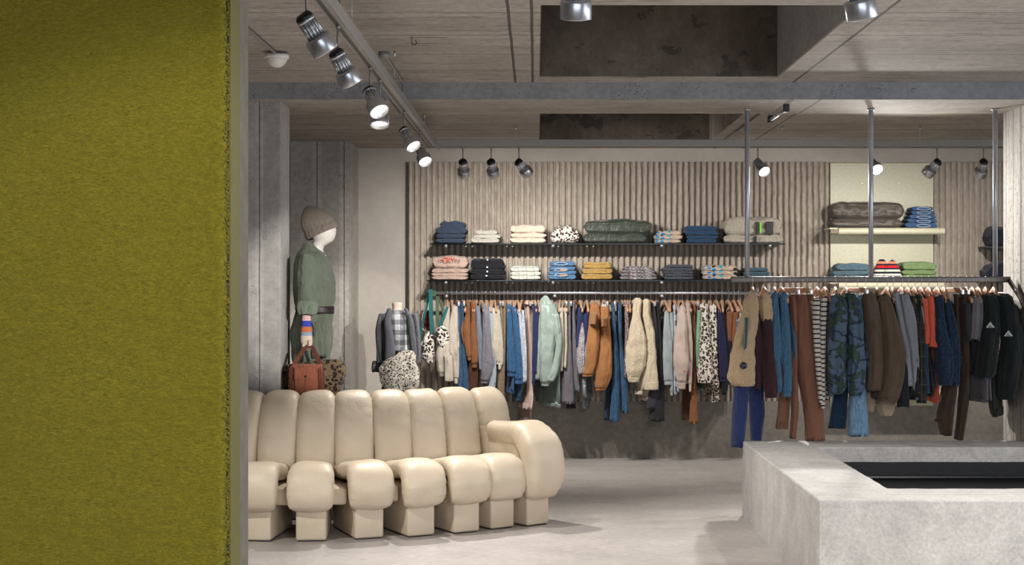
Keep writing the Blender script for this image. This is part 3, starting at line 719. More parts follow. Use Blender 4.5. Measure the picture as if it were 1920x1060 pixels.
GA = [
 ('A','top','sweatshirt','sweatshirt','oatmeal sweatshirt beside the leopard pouches at the left rail end',839,OAT,'578,833,843;610,829,843;640,825,846;662,817,847;690,818,848;706,822,846',{'cuff':9,'extra':[('sleeve',-.22,'round',OAT,'668,832,848;690,833,849;715,834,850')]}),
 ('A','top','sweatshirt','sweatshirt','oatmeal sweatshirt with long pale sleeve next to blue jeans',847,OAT,'576,848,858;600,843,859;640,836,860;657,835,861;672,846,861;700,850,861;720,851,859',{'cuff':12}),
 ('A','legs','jeans','jeans','mid blue jeans left of the pair beside the oatmeal sweatshirts',856,BLUEJ,'568,855,864;610,857,865;690,859,868;752,856,870',{}),
 ('A','legs','jeans','jeans','mid blue jeans right of the pair beside the rust shirts',866,BLUEJ,'570,864,872;610,865,872;690,866,877;755,868,882',{}),
 ('A','top','corduroy_shirt','shirt','rust corduroy shirt, left and shorter of the two beside jeans',876,RUST,'567,873,881;580,875,881;600,871,882;625,868,882;660,873,884;676,876,884',{'cuff':8}),
 ('A','top','corduroy_shirt','shirt','rust corduroy shirt, right one with its cuff hanging lower',886,RUST,'568,884,892;590,884,892;640,882,895;675,884,896;690,884,895',{'cuff':9}),
 ('A','legs','trousers','trousers','dark rust corduroy trousers below the two rust shirts',881,DRUST,'640,878,894;690,878,897;752,878,894',{'hang':0}),
 ('A','top','denim_shirt','shirt','thin grey blue chambray shirt left of the grey wool coat',894,GBLUE,'578,892,900;640,895,905;694,898,905',{}),
 ('A','top','wool_coat','coat','grey wool coat with folded collar beside cream sweaters',904,GREYW,'573,903,912;590,905,919;640,905,922;690,902,926;719,900,917',{'cuff':6}),
 ('A','top','shirt','shirt','pale blue shirt behind the cream sweater',911,PBLUE,'578,916,924;620,919,926;690,922,931;735,914,928',{}),
 ('A','top','sweater','sweater','cream knitted sweater left of the two balloon sleeved ones',920,CREAMK,'582,922,930;610,923,936;650,921,937;674,928,938;684,930,936',{'cuff':6}),
 ('A','top','sweater','sweater','cream knitted sweater right of the two balloon sleeved ones',928,CREAMK,'583,930,937;610,931,940;650,934,944;680,936,944;693,933,940',{'cuff':8}),
 ('A','legs','trousers','trousers','tan houndstooth trousers, left one on clip hanger',937,HOUND,'567,935,943;620,938,945;700,934,945;752,930,942',{}),
 ('A','legs','trousers','trousers','tan houndstooth trousers, right one beside the blue denim shirt',945,HOUND,'567,943,950;640,944,949;752,937,946',{}),
 ('A','top','denim_jacket','jacket','bright blue denim overshirt with long cuffed sleeve, left of two',952,SHIRTD,'575,950,958;600,950,960;640,950,964;690,950,968;706,950,968',{'cuff':10,'body':'578,950,960;640,946,964;700,945,965;736,943,963'}),
 ('A','top','denim_jacket','jacket','bright blue denim overshirt, right of two with lower hem',962,SHIRTD,'577,959,968;620,963,974;680,966,980;720,964,982',{'cuff':10,'body':'580,960,970;640,964,976;720,965,978;750,965,976'}),
 ('A','top','blouse','blouse','white blouse with tiny blue flowers, left of two',971,FLOR,'583,971,977;620,974,982;660,977,985;718,980,986',{}),
 ('A','top','blouse','blouse','white blouse with tiny blue flowers, right one beside pink dress',978,FLOR,'583,978,983;620,980,986;660,982,988;715,984,988',{'collar':0}),
 ('A','dress','dress','dress','long dusty pink dress hanging lowest right of the sofa',988,PINK,'568,984,994;600,985,995;650,987,997;720,986,998;748,976,998;766,971,996',{'clip':1,'extra':[('lining',.08,'flat',PINK_SHADE,'740,976,996;792,969,996')]}),  # darker pink lower piece stands in for shade at the dress bottom
 ('A','dress','dress','dress','narrow dusty pink dress behind the longer one',997,PINK,'568,995,1000;610,996,1001;700,994,1000',{'clip':1}),
 ('A','top','jacket','jacket','royal navy cardigan left of the mint parka',1003,NAVB,'576,999,1005;640,998,1006;724,997,1003',{'cuff':6}),
 ('A','top','jacket','jacket','royal navy cardigan tucked against the mint parka',1009,NAVB,'577,1005,1010;640,1003,1009;700,1001,1007',{}),
 ('A','top','parka','parka','mint green hooded parka with dark green lining',1022,MINT,'572,1013,1040;590,1012,1046;620,1012,1046;660,1010,1042;700,1012,1036;724,1014,1030',{'cuff':7,'lean':1,'collar':0,
   'body':'572,1012,1046;600,1009,1050;650,1005,1053;700,1000,1050;740,1002,1051;762,1016,1050','bodym':MINTD,
   'extra':[('hood',-.10,'round',MINT,'556,1019,1027;562,1014,1031;572,1011,1040;582,1012,1045;590,1016,1042'),('front_panel',-.13,'round',MINT,'580,1011,1026;620,1008,1024;670,1003,1020;704,1000,1014;712,1001,1013'),('sleeve',-.20,'round',MINT,'590,1034,1048;620,1038,1052;645,1042,1054;672,1038,1051;700,1030,1046;716,1026,1038')]}),
 ('A','top','sweater','sweater','thin cream sweater right of the mint parka',1050,CREAMK,'580,1049,1056;640,1051,1058;696,1050,1056',{'cuff':7}),
 ('A','top','sweater','sweater','thin cream sweater left of the grey trousers',1060,CREAMK,'581,1058,1063;640,1059,1064;690,1057,1062',{}),
 ('A','legs','trousers','trousers','wide grey trousers flaring toward the hem',1068,GTR,'567,1065,1071;610,1062,1071;650,1060,1073;700,1054,1076;757,1051,1078',{'m2':DARKT,'leg2':'600,1063,1074;720,1060,1078;766,1062,1080'}),
 ('A','legs','trousers','trousers','narrower grey trousers right of the wide flared pair',1077,GTR,'568,1073,1079;640,1073,1081;700,1075,1085;735,1078,1088',{}),
 ('A','top','blouse','blouse','navy collared blouse left above the speckled blouse',1087,NAVB,'580,1083,1092;600,1082,1094;650,1080,1087',{}),
 ('A','top','blouse','blouse','speckled white blouse left of the tobacco jacket',1094,SPK,'598,1087,1093;630,1084,1097;670,1081,1097;702,1085,1097',{'hang':0}),
 ('A','top','blouse','blouse','navy collared blouse right, pressed against the tobacco jacket',1100,NAVB,'590,1094,1104;610,1095,1104;660,1094,1102',{}),
 ('A','dress','skirt','skirt','crinkled silver metallic skirt below the speckled blouse',1098,FOIL,'690,1090,1104;720,1090,1108;740,1091,1111;746,1094,1110',{'hang':0,'extra':[('lining',.03,'flat',fb('4a4c54','speckle','80828c','2c2e36'),'735,1092,1108;766,1092,1104')]}),
 ('A','top','work_jacket','jacket','tobacco brown work jacket, left of two, sleeve swinging left',1117,TOB,'572,1107,1122;590,1105,1125;612,1103,1124;650,1098,1125;680,1096,1120;706,1090,1112',{'cuff':5,'body':'572,1107,1124;620,1108,1128;660,1108,1128;690,1104,1126','extra':[('pocket_flap',-.215,'flat',TOB,'588,1107,1118;608,1106,1116')]}),
 ('A','top','work_jacket','jacket','tobacco brown work jacket, right of two, sleeve hanging lower',1131,TOB,'577,1126,1142;600,1125,1143;630,1126,1146;680,1122,1148;705,1118,1146;732,1115,1136',{'cuff':5,'extra':[('pocket_flap',-.215,'flat',TOB,'598,1128,1139;612,1127,1138'),('collar_lining',-.1,'round',fb('e0d6c4','fur'),'572,1128,1140;582,1127,1144',.004)]}),
 ('A','legs','jeans','jeans','blue jeans hanging lowest right of the tobacco jackets',1143,BLUEJ,'570,1146,1152;620,1148,1156;700,1148,1163;790,1143,1162',{'m2':DJ,'leg2':'620,1146,1154;700,1137,1150;788,1133,1146'}),
 ('A','legs','jeans','jeans','blue jeans left of the pink leopard dresses',1158,BLUEJ,'570,1158,1165;640,1160,1167;700,1163,1177;774,1166,1178',{}),
 ('A','dress','dress','dress','dusky leopard print dress, left of two beside the teddy jacket',1172,PLEO,'572,1168,1176;620,1167,1177;660,1165,1175;707,1162,1173',{}),
 ('A','dress','dress','dress','dusky leopard print dress, right one against the teddy jacket',1182,PLEO,'570,1179,1185;620,1177,1185;690,1174,1182',{}),
 ('A','top','teddy_jacket','jacket','cream teddy fleece jacket, left of two with balloon sleeve',1195,TED,'563,1187,1204;585,1186,1201;600,1184,1203;640,1176,1213;680,1172,1212;705,1176,1200;717,1180,1196',{'cuff':9,'fur':.004,'body':'570,1188,1206;640,1190,1216;700,1178,1210;738,1178,1202'}),
 ('A','top','teddy_jacket','jacket','cream teddy fleece jacket, right of two with thick rolled cuff',1208,TED,'565,1205,1219;590,1205,1219;620,1210,1226;680,1210,1232;716,1207,1234;731,1208,1233',{'cuff':15,'fur':.004,'body':'570,1204,1218;640,1202,1224;700,1200,1222;750,1200,1213'}),
 ('A','legs','trousers','trousers','charcoal trousers, left of two below the teddy jacket',1220,CHAR,'570,1220,1228;620,1225,1234;700,1220,1240;768,1211,1236',{}),
 ('A','legs','trousers','trousers','charcoal trousers, right and longer of two',1230,CHARD,'570,1229,1235;640,1234,1241;700,1230,1246;790,1218,1246',{}),
 ('A','top','sweater','sweater','ice blue sweater, left and larger of two on the wall rail',1247,ICE,'586,1246,1254;620,1244,1258;670,1243,1262;722,1245,1261',{'cuff':9}),
 ('A','top','sweater','sweater','ice blue sweater, right and narrower of two',1257,ICE,'587,1255,1262;640,1257,1264;742,1256,1262',{'cuff':8}),
 ('A','top','shirt','shirt','navy and white checked shirt, left one behind the blush sweatshirt',1264,NPR,'575,1262,1268;620,1263,1270;740,1263,1270',{}),
 ('A','top','shirt','shirt','navy and white checked shirt, right one behind the blush sweatshirt',1272,NPR,'577,1269,1274;620,1268,1274;735,1267,1274',{'collar':0}),
 ('A','top','sweatshirt','sweatshirt','blush pink sweatshirt with star embroidery, left and larger of two',1279,BLUSH,'576,1274,1284;590,1271,1287;630,1264,1289;680,1261,1292;700,1265,1288;730,1270,1286',{'cuff':17}),
 ('A','top','sweatshirt','sweatshirt','blush pink sweatshirt with star embroidery, right of two',1289,BLUSH,'570,1286,1293;620,1287,1297;655,1289,1299;735,1291,1297',{'cuff':17}),
 ('A','legs','trousers','trousers','rust trousers hanging to one side of the leopard coat',1297,RUST,'572,1299,1305;640,1299,1304;700,1298,1305;794,1292,1308',{'m2':DRUST,'leg2':'620,1293,1300;720,1280,1294;787,1279,1293'}),
 ('A','top','blouse','blouse','mint green top left of the leopard coat',1309,SPEAR,'583,1307,1316;640,1305,1313;690,1306,1311',{'bodym':DGREEN,'body':'583,1308,1316;690,1306,1316;732,1307,1316'}),
 ('A','top','fur_coat','coat','cream leopard print faux fur coat, left of two',1318,LEO,'572,1312,1328;600,1314,1328;650,1310,1334;700,1307,1338;718,1310,1336',{'cuff':8,'fur':.003,'body':'575,1313,1329;650,1316,1336;720,1316,1342;747,1324,1345'}),
 ('A','top','fur_coat','coat','cream leopard print faux fur coat, right of two',1332,LEO,'574,1330,1343;620,1330,1344;680,1332,1346;722,1332,1347',{'cuff':8,'fur':.003,'body':'575,1330,1342;700,1332,1346;752,1334,1348'}),
 ('A','top','sweater','sweater','deep navy knitted sweater right of the leopard coats',1343,NAVK,'581,1345,1353;620,1344,1360;680,1347,1365;716,1349,1363',{'cuff':8}),
 ('A','top','sweater','sweater','black sweater half hidden right of the navy knit',1353,BLKN,'590,1354,1360;650,1358,1368;740,1352,1363',{}),
 ('A','top','blouse','blouse','brown and white collared top left of the shearling coat',1366,BRT,'586,1362,1374;600,1361,1373;640,1362,1371',{'body':'600,1364,1374;680,1361,1372;720,1355,1369','bodym':WHT}),
 ('A','top','blouse','blouse','brown and white collared top behind the shearling coat',1376,BRT,'587,1374,1384;610,1372,1382;650,1371,1380',{'bodym':WHT}),
 ('A','top','shirt','shirt','white and navy checked shirt showing below the shearling coat',1384,NWP,'600,1378,1392;700,1378,1393;752,1378,1391',{}),
 # -- front rail
 ('B','top','shearling_coat','coat','tan shearling coat with round black badge and teal quilted panel',1411,SHE,'551,1404,1418;562,1397,1422;600,1388,1422;640,1376,1414;690,1366,1416;712,1364,1414;724,1376,1412',{'fur':.005,'lean':-1,'body':'556,1404,1424;640,1395,1420;700,1385,1420;718,1382,1422',
   'extra':[('quilted_panel',-.215,'flat',TEALQ,'598,1396,1403;640,1390,1405;653,1389,1403')]}),
 ('B','top','sweatshirt','sweatshirt','maroon sweatshirt worn under the badge coat on front rail',1421,MAR,'580,1411,1421;610,1413,1426;660,1414,1428;730,1415,1427',{'hang':0,'collar':0,'cuff':8}),
 ('B','top','vest','vest','tan shearling vest over a maroon sweatshirt, second on front rail',1433,MAR,'580,1430,1443;620,1428,1449;680,1428,1455;728,1432,1458;746,1434,1457',{'cuff':10,'collar':0,'extra':[('shearling_shoulder',-.14,'round',SHE,'551,1429,1441;562,1424,1447;585,1425,1450;603,1428,1448',.004)]}),
 ('B','legs','trousers','trousers','royal navy trousers hanging behind the plinth corner',1404,NAVT,'700,1380,1404;760,1374,1402;838,1371,1394',{'hang':0,'leg2':'700,1402,1430;770,1405,1433;828,1408,1428'}),
 ('B','top','denim_jacket','jacket','slate blue denim jacket, left of two on the front rail',1452,DSH,'552,1447,1458;580,1447,1461;650,1446,1466;700,1452,1468;736,1455,1467',{'cuff':10}),
 ('B','top','denim_jacket','jacket','slate blue denim jacket, right of two on the front rail',1465,DSH,'553,1461,1475;580,1463,1478;650,1463,1483;700,1467,1485;744,1466,1484',{'cuff':11}),
 ('B','legs','trousers','trousers','cinnamon brown trousers with narrow legs behind the wide pair',1481,CAMEL,'556,1478,1492;620,1482,1495;700,1480,1495;770,1484,1497;822,1481,1491',{'m2':CAMELL,'leg2':'640,1468,1484;745,1460,1481;804,1454,1477'}),
 ('B','legs','trousers','trousers','wide cinnamon brown trousers, longest on the front rail',1504,CAMEL,'556,1492,1516;600,1490,1522;700,1495,1532;760,1506,1541;826,1510,1546',{}),
 ('B','top','striped_shirt','shirt','cream top with navy stripes, left of two on front rail',1532,BRE,'562,1524,1537;600,1523,1537;700,1530,1541;755,1535,1544',{'cuff':5}),
 ('B','top','striped_shirt','shirt','cream top with navy stripes, right of two on front rail',1546,BRE,'560,1539,1551;600,1538,1549;700,1537,1547;766,1539,1547',{'cuff':5}),
 ('B','top','puffer_jacket','jacket','blue camouflage puffer jacket, left of two with thick sleeve',1566,CAMO,'556,1558,1580;575,1554,1588;620,1551,1586;680,1549,1586;725,1553,1586;738,1557,1580',{'fold':1.6,'body':'560,1556,1584;700,1546,1588;738,1548,1586'}),
 ('B','top','puffer_jacket','jacket','blue camouflage puffer jacket, right of two above light jeans',1586,CAMO,'552,1585,1603;570,1587,1612;640,1588,1620;720,1588,1622;742,1592,1614',{'fold':1.6}),
 ('B','legs','jeans','jeans','blue jeans with frayed hem below the camouflage jackets',1607,LJ,'556,1606,1618;640,1612,1623;740,1592,1624;818,1589,1628',{'m2':DJ,'leg2':'640,1580,1600;738,1562,1590;803,1553,1586'}),
 ('B','top','parka','parka','khaki brown parka with fur lining, left of two',1622,KHAK,'553,1618,1640;565,1616,1645;600,1620,1652;680,1626,1657;732,1624,1653',{'body':'560,1616,1640;640,1618,1645;745,1620,1645','extra':[('fur_trim',-.04,'round',FURC,'544,1622,1636;556,1616,1644',.006),('fur_lining',-.02,'round',FURC,'735,1624,1642;760,1625,1641;772,1627,1637',.005)]}),
 ('B','top','parka','parka','khaki brown parka with fur lining, right of two',1644,KHAK,'556,1646,1668;600,1648,1682;660,1654,1698;720,1650,1692;752,1644,1682',{'cuff':6,'extra':[('fur_lining',-.02,'round',FURC,'745,1642,1678;768,1644,1676;780,1652,1670',.005)]}),
 ('B','top','sweater','sweater','black navy sweater between khaki parka and grey sweatshirts',1663,BLKN,'565,1668,1679;640,1678,1691;700,1684,1703;763,1682,1704',{}),
 ('B','top','sweatshirt','sweatshirt','heather grey sweatshirt, left of two on the front rail',1674,GRM,'551,1673,1685;580,1677,1693;640,1688,1704;724,1696,1712',{'cuff':10}),
 ('B','top','sweatshirt','sweatshirt','heather grey sweatshirt, right of two with longer sleeve',1690,GRM,'554,1686,1704;580,1690,1714;660,1703,1722;728,1711,1723;750,1715,1725',{'cuff':20}),
 ('B','top','plaid_shirt','shirt','dark green plaid shirt, left of two behind grey sweatshirt',1702,PLD,'558,1704,1716;600,1710,1724;700,1712,1726;745,1712,1730',{}),
 ('B','top','plaid_shirt','shirt','dark green plaid shirt, right of two beside the coral shirt',1715,PLD,'556,1714,1729;600,1720,1734;680,1720,1736;756,1718,1738',{'cuff':8}),
 ('B','top','denim_shirt','shirt','indigo denim shirt tail between plaid and coral shirts',1727,DJ,'600,1728,1738;660,1730,1740;738,1728,1743',{}),
 ('B','top','tshirt','t-shirt','coral red t-shirt, left and longer of two',1741,COR,'562,1727,1739;620,1730,1743;645,1732,1745',{'collar':0,'body':'566,1728,1742;650,1732,1746;753,1740,1753'}),
 ('B','top','tshirt','t-shirt','coral red t-shirt, right of two with rolled short sleeve',1741.5,COR,'558,1738,1750;580,1739,1753;630,1742,1757;651,1740,1759',{'hang':0,'body':'562,1738,1750;650,1738,1751;750,1742,1752'}),
 ('B','top','knit_cardigan','cardigan','chunky blue melange cardigan, left of two',1757,BKN,'558,1753,1768;600,1751,1772;680,1754,1788;723,1762,1784',{'cuff':18,'fur':.002}),
 ('B','top','knit_cardigan','cardigan','chunky blue melange cardigan, right of two beside brown trousers',1770,BKN,'562,1770,1782;620,1774,1796;680,1780,1800;724,1784,1798',{'cuff':18,'fur':.002}),
 ('B','legs','trousers','trousers','dark brown cord trousers with curled hem, left of two',1784,BRC,'554,1786,1795;640,1786,1799;725,1770,1794;780,1757,1788;816,1764,1784',{'leg2':'640,1780,1796;725,1766,1786;790,1753,1772'}),
 ('B','legs','trousers','trousers','dark brown cord trousers, right and longer of two',1796,BRC,'553,1798,1812;640,1798,1816;720,1799,1817;765,1797,1812;824,1790,1804',{}),
 ('B','top','tshirt','t-shirt','charcoal t-shirt right of the dark brown trousers',1812,GRD,'570,1808,1820;620,1808,1822;640,1812,1824',{'body':'572,1810,1822;660,1814,1826;700,1816,1826'}),
 ('B','top','tshirt','t-shirt','mid grey t-shirt, left of two beside black jackets',1823,GRT,'560,1823,1836;600,1820,1838;636,1818,1834',{'body':'562,1824,1836;640,1820,1838;752,1818,1838'}),
 ('B','top','tshirt','t-shirt','mid grey t-shirt, right of two beside black jackets',1834,GRT,'562,1835,1843;600,1834,1844;640,1832,1843',{'body':'564,1834,1843;650,1830,1843;752,1824,1843'}),
 ('B','top','outdoor_jacket','jacket','black green jacket with mountain emblem, left of two',1848,DKG,'554,1842,1868;580,1844,1874;640,1836,1872;700,1828,1866;708,1830,1860',{'cuff':5,'body':'560,1842,1872;640,1842,1876;760,1842,1893;778,1850,1893'}),
 ('B','top','outdoor_jacket','jacket','black green jacket with mountain emblem, last on front rail',1863,DKG,'556,1866,1896;580,1870,1904;640,1876,1917;700,1872,1911;749,1872,1902',{'cuff':5,'body':'558,1868,1896;640,1872,1908;740,1874,1906'}),
]
GO = {}
for g in GA: GO[g[4]] = garment(*g[:-1], g[-1]) if isinstance(g[-1], dict) else garment(*g)

# marks on garments
def decal_at(px, py, D, fn, m, parent, name, label=None):
    b = MB(); fn(b, P(px, py, D), D/F); return b.mk(name, m, parent, label=label)
def poly(b, pts, p, s, th=.003):
    n = len(pts); V = [(p.x+x*s, p.y, p.z-y*s) for x, y in pts]+[(p.x+x*s, p.y+th, p.z-y*s) for x, y in pts]
    b.add(V, [tuple(range(n-1, -1, -1)), tuple(range(n, 2*n))]+[(i, (i+1) % n, n+(i+1) % n, n+i) for i in range(n)])
def mountain(b, p, s):
    poly(b, [(-8, 5), (0, -5.5), (2, -3), (-5, 5)], p, s); poly(b, [(1, -4), (8, 5), (5, 5), (0, -1)], p, s)
    poly(b, [(-2.2, 4.6), (1, -.5), (4, 4.6), (2.6, 4.6), (1, 2), (-.8, 4.6)], p, s); poly(b, [(-8, 5), (8, 5), (8, 5.8), (-8, 5.8)], p, s)
M_emb = flat('grey_embroidery', 'b8bab8', .7)
decal_at(1857, 609, RB-.235, mountain, M_emb, GO[GA[-2][4]], 'emblem', 'pale mountain shaped emblem')
decal_at(1891, 625, RB-.235, mountain, M_emb, GO[GA[-1][4]], 'emblem', 'pale mountain shaped emblem')
b = MB(); b.lathe([(0.001, .012), (.015, .010), (.022, .004), (.023, -.02)], Matrix.Translation(P(1394, 686, RB-.235)) @ Matrix.Rotation(PI/2, 4, 'X'), 28)
b.mk('badge', flat('black_enamel', '22252b', .3), GO['tan shearling coat with round black badge and teal quilted panel'], True, 'round glossy black badge')
M_star = flat('coral_thread', 'b0525c', .7)
def star(b, p, s): poly(b, [((3.2 if i % 2 == 0 else 1.3)*math.sin(i*PI/5), -(3.2 if i % 2 == 0 else 1.3)*math.cos(i*PI/5)) for i in range(10)], p, s)
decal_at(1284, 697, RA-.225, star, M_star, GO['blush pink sweatshirt with star embroidery, left and larger of two'], 'embroidered_star')
decal_at(1294, 702, RA-.19, star, M_star, GO['blush pink sweatshirt with star embroidery, right of two'], 'embroidered_star')
b = MB(); poly(b, [(-4, 0), (0, -1.5), (4, 0), (3, 2), (-3, 2)], P(1640, 616, RB-.23), RB/F); b.mk('patch', M_black, GO['khaki brown parka with fur lining, left of two'])

# ---------------------------------------------------------------- rails, frame
def rail_a():
    root = thing('wall_rail', (0, RA, 1.38), 'long chrome clothes rail under the black glass shelves', 'clothes rail')
    MB().tube([(WX(804, RA), RA, WZ(549.5, RA)), (WX(1470, RA), RA, WZ(550, RA))], .0135, 16).mk('bar', M_chrome, root, True)
    for px in (837, 1040, 1241, 1445):
        x = WX(px, RA-.02); z = WZ(555.5, RA-.02)
        b = MB().tube([(x, RA-.02, z), (x, DW-.01, z)], .008, 10); b.lathe([(.001, .012), (.012, .008), (.016, 0), (.016, -.012)], Matrix.Translation((x, RA-.02, z)) @ Matrix.Rotation(PI/2, 4, 'X'), 18)
        b.mk('bracket', M_chrome, root, True)
rail_a()
root = thing('wall_rail', (3.8, RA, 1.38), 'short chrome wall rail end showing beside the right pillar', 'clothes rail')
MB().tube([(WX(1790, RA), RA, WZ(549.5, RA)), (4.6, RA, WZ(549.5, RA))], .0135, 16).mk('bar', M_chrome, root, True)
for x in (3.5, 4.5): MB().tube([(x, RA, WZ(549.5, RA)), (x, DW-.01, WZ(549.5, RA))], .008, 10).mk('bracket', M_chrome, root, True)

def frame_b():
    z = WZ(524.5, RB)
    root = thing('hanging_rail', (2.1, RB, z), 'steel clothes frame hanging from the ceiling on three posts', 'clothes rail')
    x0, x1 = WX(1370, RB), 3.065
    MB().rbox((x0, RB-.018, z-.019), (x1, RB+.018, z+.019), .006).mk('bar', M_dsteel, root, True)
    for px in (1401, 1633, 1866):
        x = WX(px, RB); b = MB().tube([(x, RB, z+.01), (x, RB, ZS)], .0155, 16); b.tube([(x, RB, ZS-.012), (x, RB, ZS-.001)], .024, 16); b.mk('post', M_post, root, True)
    MB().tube([(x1-.01, RB, z), (x1+.005, 9.80, WZ(558, 9.80)), (x1+.01, 9.5, 1.16)], .015, 10).mk('return_arm', M_dsteel, root, True)
frame_b()

# ---------------------------------------------------------------- shelves
SD0 = 12.79
def glass_shelf(px0, px1, py, label):
    z = WZ(py, SD0); root = thing('glass_shelf', (WX((px0+px1)/2, SD0), SD0, z-.01), label, 'shelf')
    MB().rbox((WX(px0, SD0), SD0, z-.010), (WX(px1, SD0), DW-.05, z), .002).mk('glass_panel', M_glass, root)
    for px in (836, 1037, 1241, 1444):
        x = WX(px, SD0); zz = z-.020
        b = MB().tube([(x, SD0+.01, zz), (x, DW-.01, zz)], .007, 10); b.lathe([(.001, .012), (.011, .009), (.0155, .001), (.0155, -.012)], Matrix.Translation((x, SD0+.005, zz)) @ Matrix.Rotation(PI/2, 4, 'X'), 18)
        b.mk('bracket', M_chrome, root, True)
    for px in (873, 885, 950, 961, 1047, 1101, 1113):
        x = WX(px, SD0); b = MB().lathe([(.001, .010), (.007, .006), (.009, 0), (.007, -.006), (.001, -.010)], Matrix.Translation((x, SD0+.05, z-.0205)) @ Matrix.Rotation(PI/2, 4, 'X'), 12)
        b.mk('peg', M_white, root, True)
    return z
ZU = glass_shelf(806, 1472, 456.5, 'upper black glass shelf with folded clothes on the ribbed wall')
ZL = glass_shelf(800, 1450, 525.5, 'lower black glass shelf just above the wall rail')
def cream_shelf(py, label):
    z = WZ(py, SD0); r = .028; root = thing('cream_shelf', (WX(1664, SD0), SD0, z-2*r), label, 'shelf')
    x0, x1 = WX(1573, SD0), WX(1772, SD0)
    b = MB().box((WX(1557, SD0), SD0+r, z-.012), (x1, DW-.052, z)); b.tube([(x0, SD0+r, z-r), (x1, SD0+r, z-r)], r, 24); b.mk('board', M_cream, root, False)
    MB().rbox((WX(1557, SD0), SD0+.003, z-.05), (x0-.001, SD0+.07, z-.014), .003).mk('end_bracket', flat('brown_metal', '54463c', .35, .6), root)
    return z
ZCU = cream_shelf(427, 'upper cream shelf carrying a brown quilted jacket and jeans')
ZCL = cream_shelf(529, 'middle cream shelf carrying folded knits and striped beanies')
ZCB = cream_shelf(733, 'lowest cream shelf mostly hidden behind hanging clothes')

# ---------------------------------------------------------------- folded clothes
def folded(name, label, cat, x0, x1, y0, y1, m, group=None, D=12.83, depth=.25, zbot=None, bulge=.25, layers=2, parent=None, slump=0, seed=None, top=None):
    X0, X1 = WX(x0, D), WX(x1, D); zt, zb = WZ(y0, D), WZ(y1, D)
    if zbot is not None: zb = zbot
    seed = seed if seed is not None else (x0*1.3+y0*.7) % 17
    nx, nr = 34, 36; V = []; hw = (X1-X0)/2; cx = (X0+X1)/2; hz = (zt-zb)/2; cz = (zt+zb)/2; hd = depth/2; cy = D+hd
    for i in range(nx):
        t = -1+2*i/(nx-1); te = sg(t, .8); e = max(0, 1-abs(t)**7)**.45 if abs(t) < 1 else 0
        e = max(e, .12)
        for k in range(nr):
            q = 2*PI*k/nr; cu = sg(math.cos(q), .38); cv = sg(math.sin(q), .5)
            y = cu*hd; z = cv*hz*e
            if cu < 0:  # front: folded layers
                gr = math.cos(z/hz*PI*layers/2*1.0) if layers > 1 else 1
                gr = abs(math.sin((z/hz+1)/2*PI*layers))**.5
                y += (1-gr)*.018*min(1, -cu*1.0)*(1 if abs(cu) > .5 else .3)
            n1 = noise.noise(Vector((t*2.2+seed, cu*1.4, seed)))
            if cv > 0: z += n1*hz*bulge+ slump*hz*(-(t*t))+(0 if top is None else top*t*hz)
            y += noise.noise(Vector((t*4+seed, cv*2, 3)))*.007
            x = cx+te*hw*(1-.05*(1-abs(cv))*0)+noise.noise(Vector((cv*2.5, seed, t)))*.016
            V.append((x, cy+y, max(cz+z, zb)))
    Fc = [tuple(reversed(f)) for f in grid_faces(nr, nx, True)]
    Fc = grid_faces(nr, nx, True)
    Fc.append(tuple(range(nr-1, -1, -1))); Fc.append(tuple((nx-1)*nr+k for k in range(nr)))
    if parent is not None: return mk(name, V, Fc, m, parent)
    o = mk(name, V, Fc, m); tag(o, label, cat, group); return o
def stack(name, base, cat, group, m, items, zb, D=12.83, **k):
    """items top to bottom: (x0,x1,y0,y1)"""
    n = len(items); out = []
    pos = {1: ['']*1, 2: ['top one of the pair', 'bottom one of the pair'], 3: ['topmost of three', 'middle of three', 'lowest of three'],
           4: ['topmost of four', 'second from top of four', 'third from top of four', 'lowest of four'],
           5: ['topmost of five', 'second from top of five', 'middle of five', 'fourth from top of five', 'lowest of five']}[n]
    for i, (x0, x1, y0, y1) in enumerate(items):
        lab = base if n == 1 else base+', '+pos[i]
        out.append(folded(name, lab, cat, x0, x1, y0, y1, m, group, D, zbot=(zb if i == n-1 else None), **k))
    return out
S1 = fb('3a4a64', 'plain'); 
stack('folded_shirt', 'folded slate blue shirt at the left end of upper shelf', 'folded shirt', 'slate blue shirts', S1, [(826,871,414,431),(818,874,426,440),(818,871,438,448),(816,872,447,456)], ZU)
BREF = fb('e4dccc', 'stripes', '22253c', None, .30)
stack('folded_tee', 'folded cream top with navy stripes on upper shelf', 'folded top', 'striped tops', BREF, [(892,934,431,441),(887,938,439,448),(884,937,446,456)], ZU)
stack('folded_sweatshirt', 'folded pale peach sweatshirt on upper shelf', 'folded sweatshirt', 'peach sweatshirts', fb('e6cdb8','plain'), [(957,1022,421,438),(958,1024,436,447),(956,1024,445,456)], ZU)
o = folded('folded_fur', 'rounded heap of leopard print faux fur on upper shelf', 'folded garment', 1033, 1086, 423, 456, LEO, zbot=ZU, bulge=.3, layers=3, slump=.45)
OLV = fb('3b4636', 'shiny')
stack('folded_puffer', 'wide folded dark olive puffer jacket on upper shelf', 'folded jacket', 'olive puffer jackets', OLV, [(1096,1221,412,440),(1095,1212,437,456)], ZU, bulge=.35)
PRT = fb('cdb29c', 'print')
stack('folded_tee', 'folded beige top with teal and violet print on upper shelf', 'folded top', 'printed tops on upper shelf', PRT, [(1231,1277,432,442),(1229,1279,440,450),(1229,1277,448,456)], ZU)
DS = fb('23486e', 'denim', '305c86')
stack('folded_denim_shirt', 'folded deep blue denim shirt on upper shelf', 'folded shirt', 'blue denim shirts', DS, [(1286,1345,423,434),(1286,1347,432,442),(1288,1346,441,449),(1289,1345,447,456)], ZU)
FLC = fb('cfc2ae', 'speckle', 'b8aa96', '847868', .5); FLC = fb('cabca8', 'teddy')
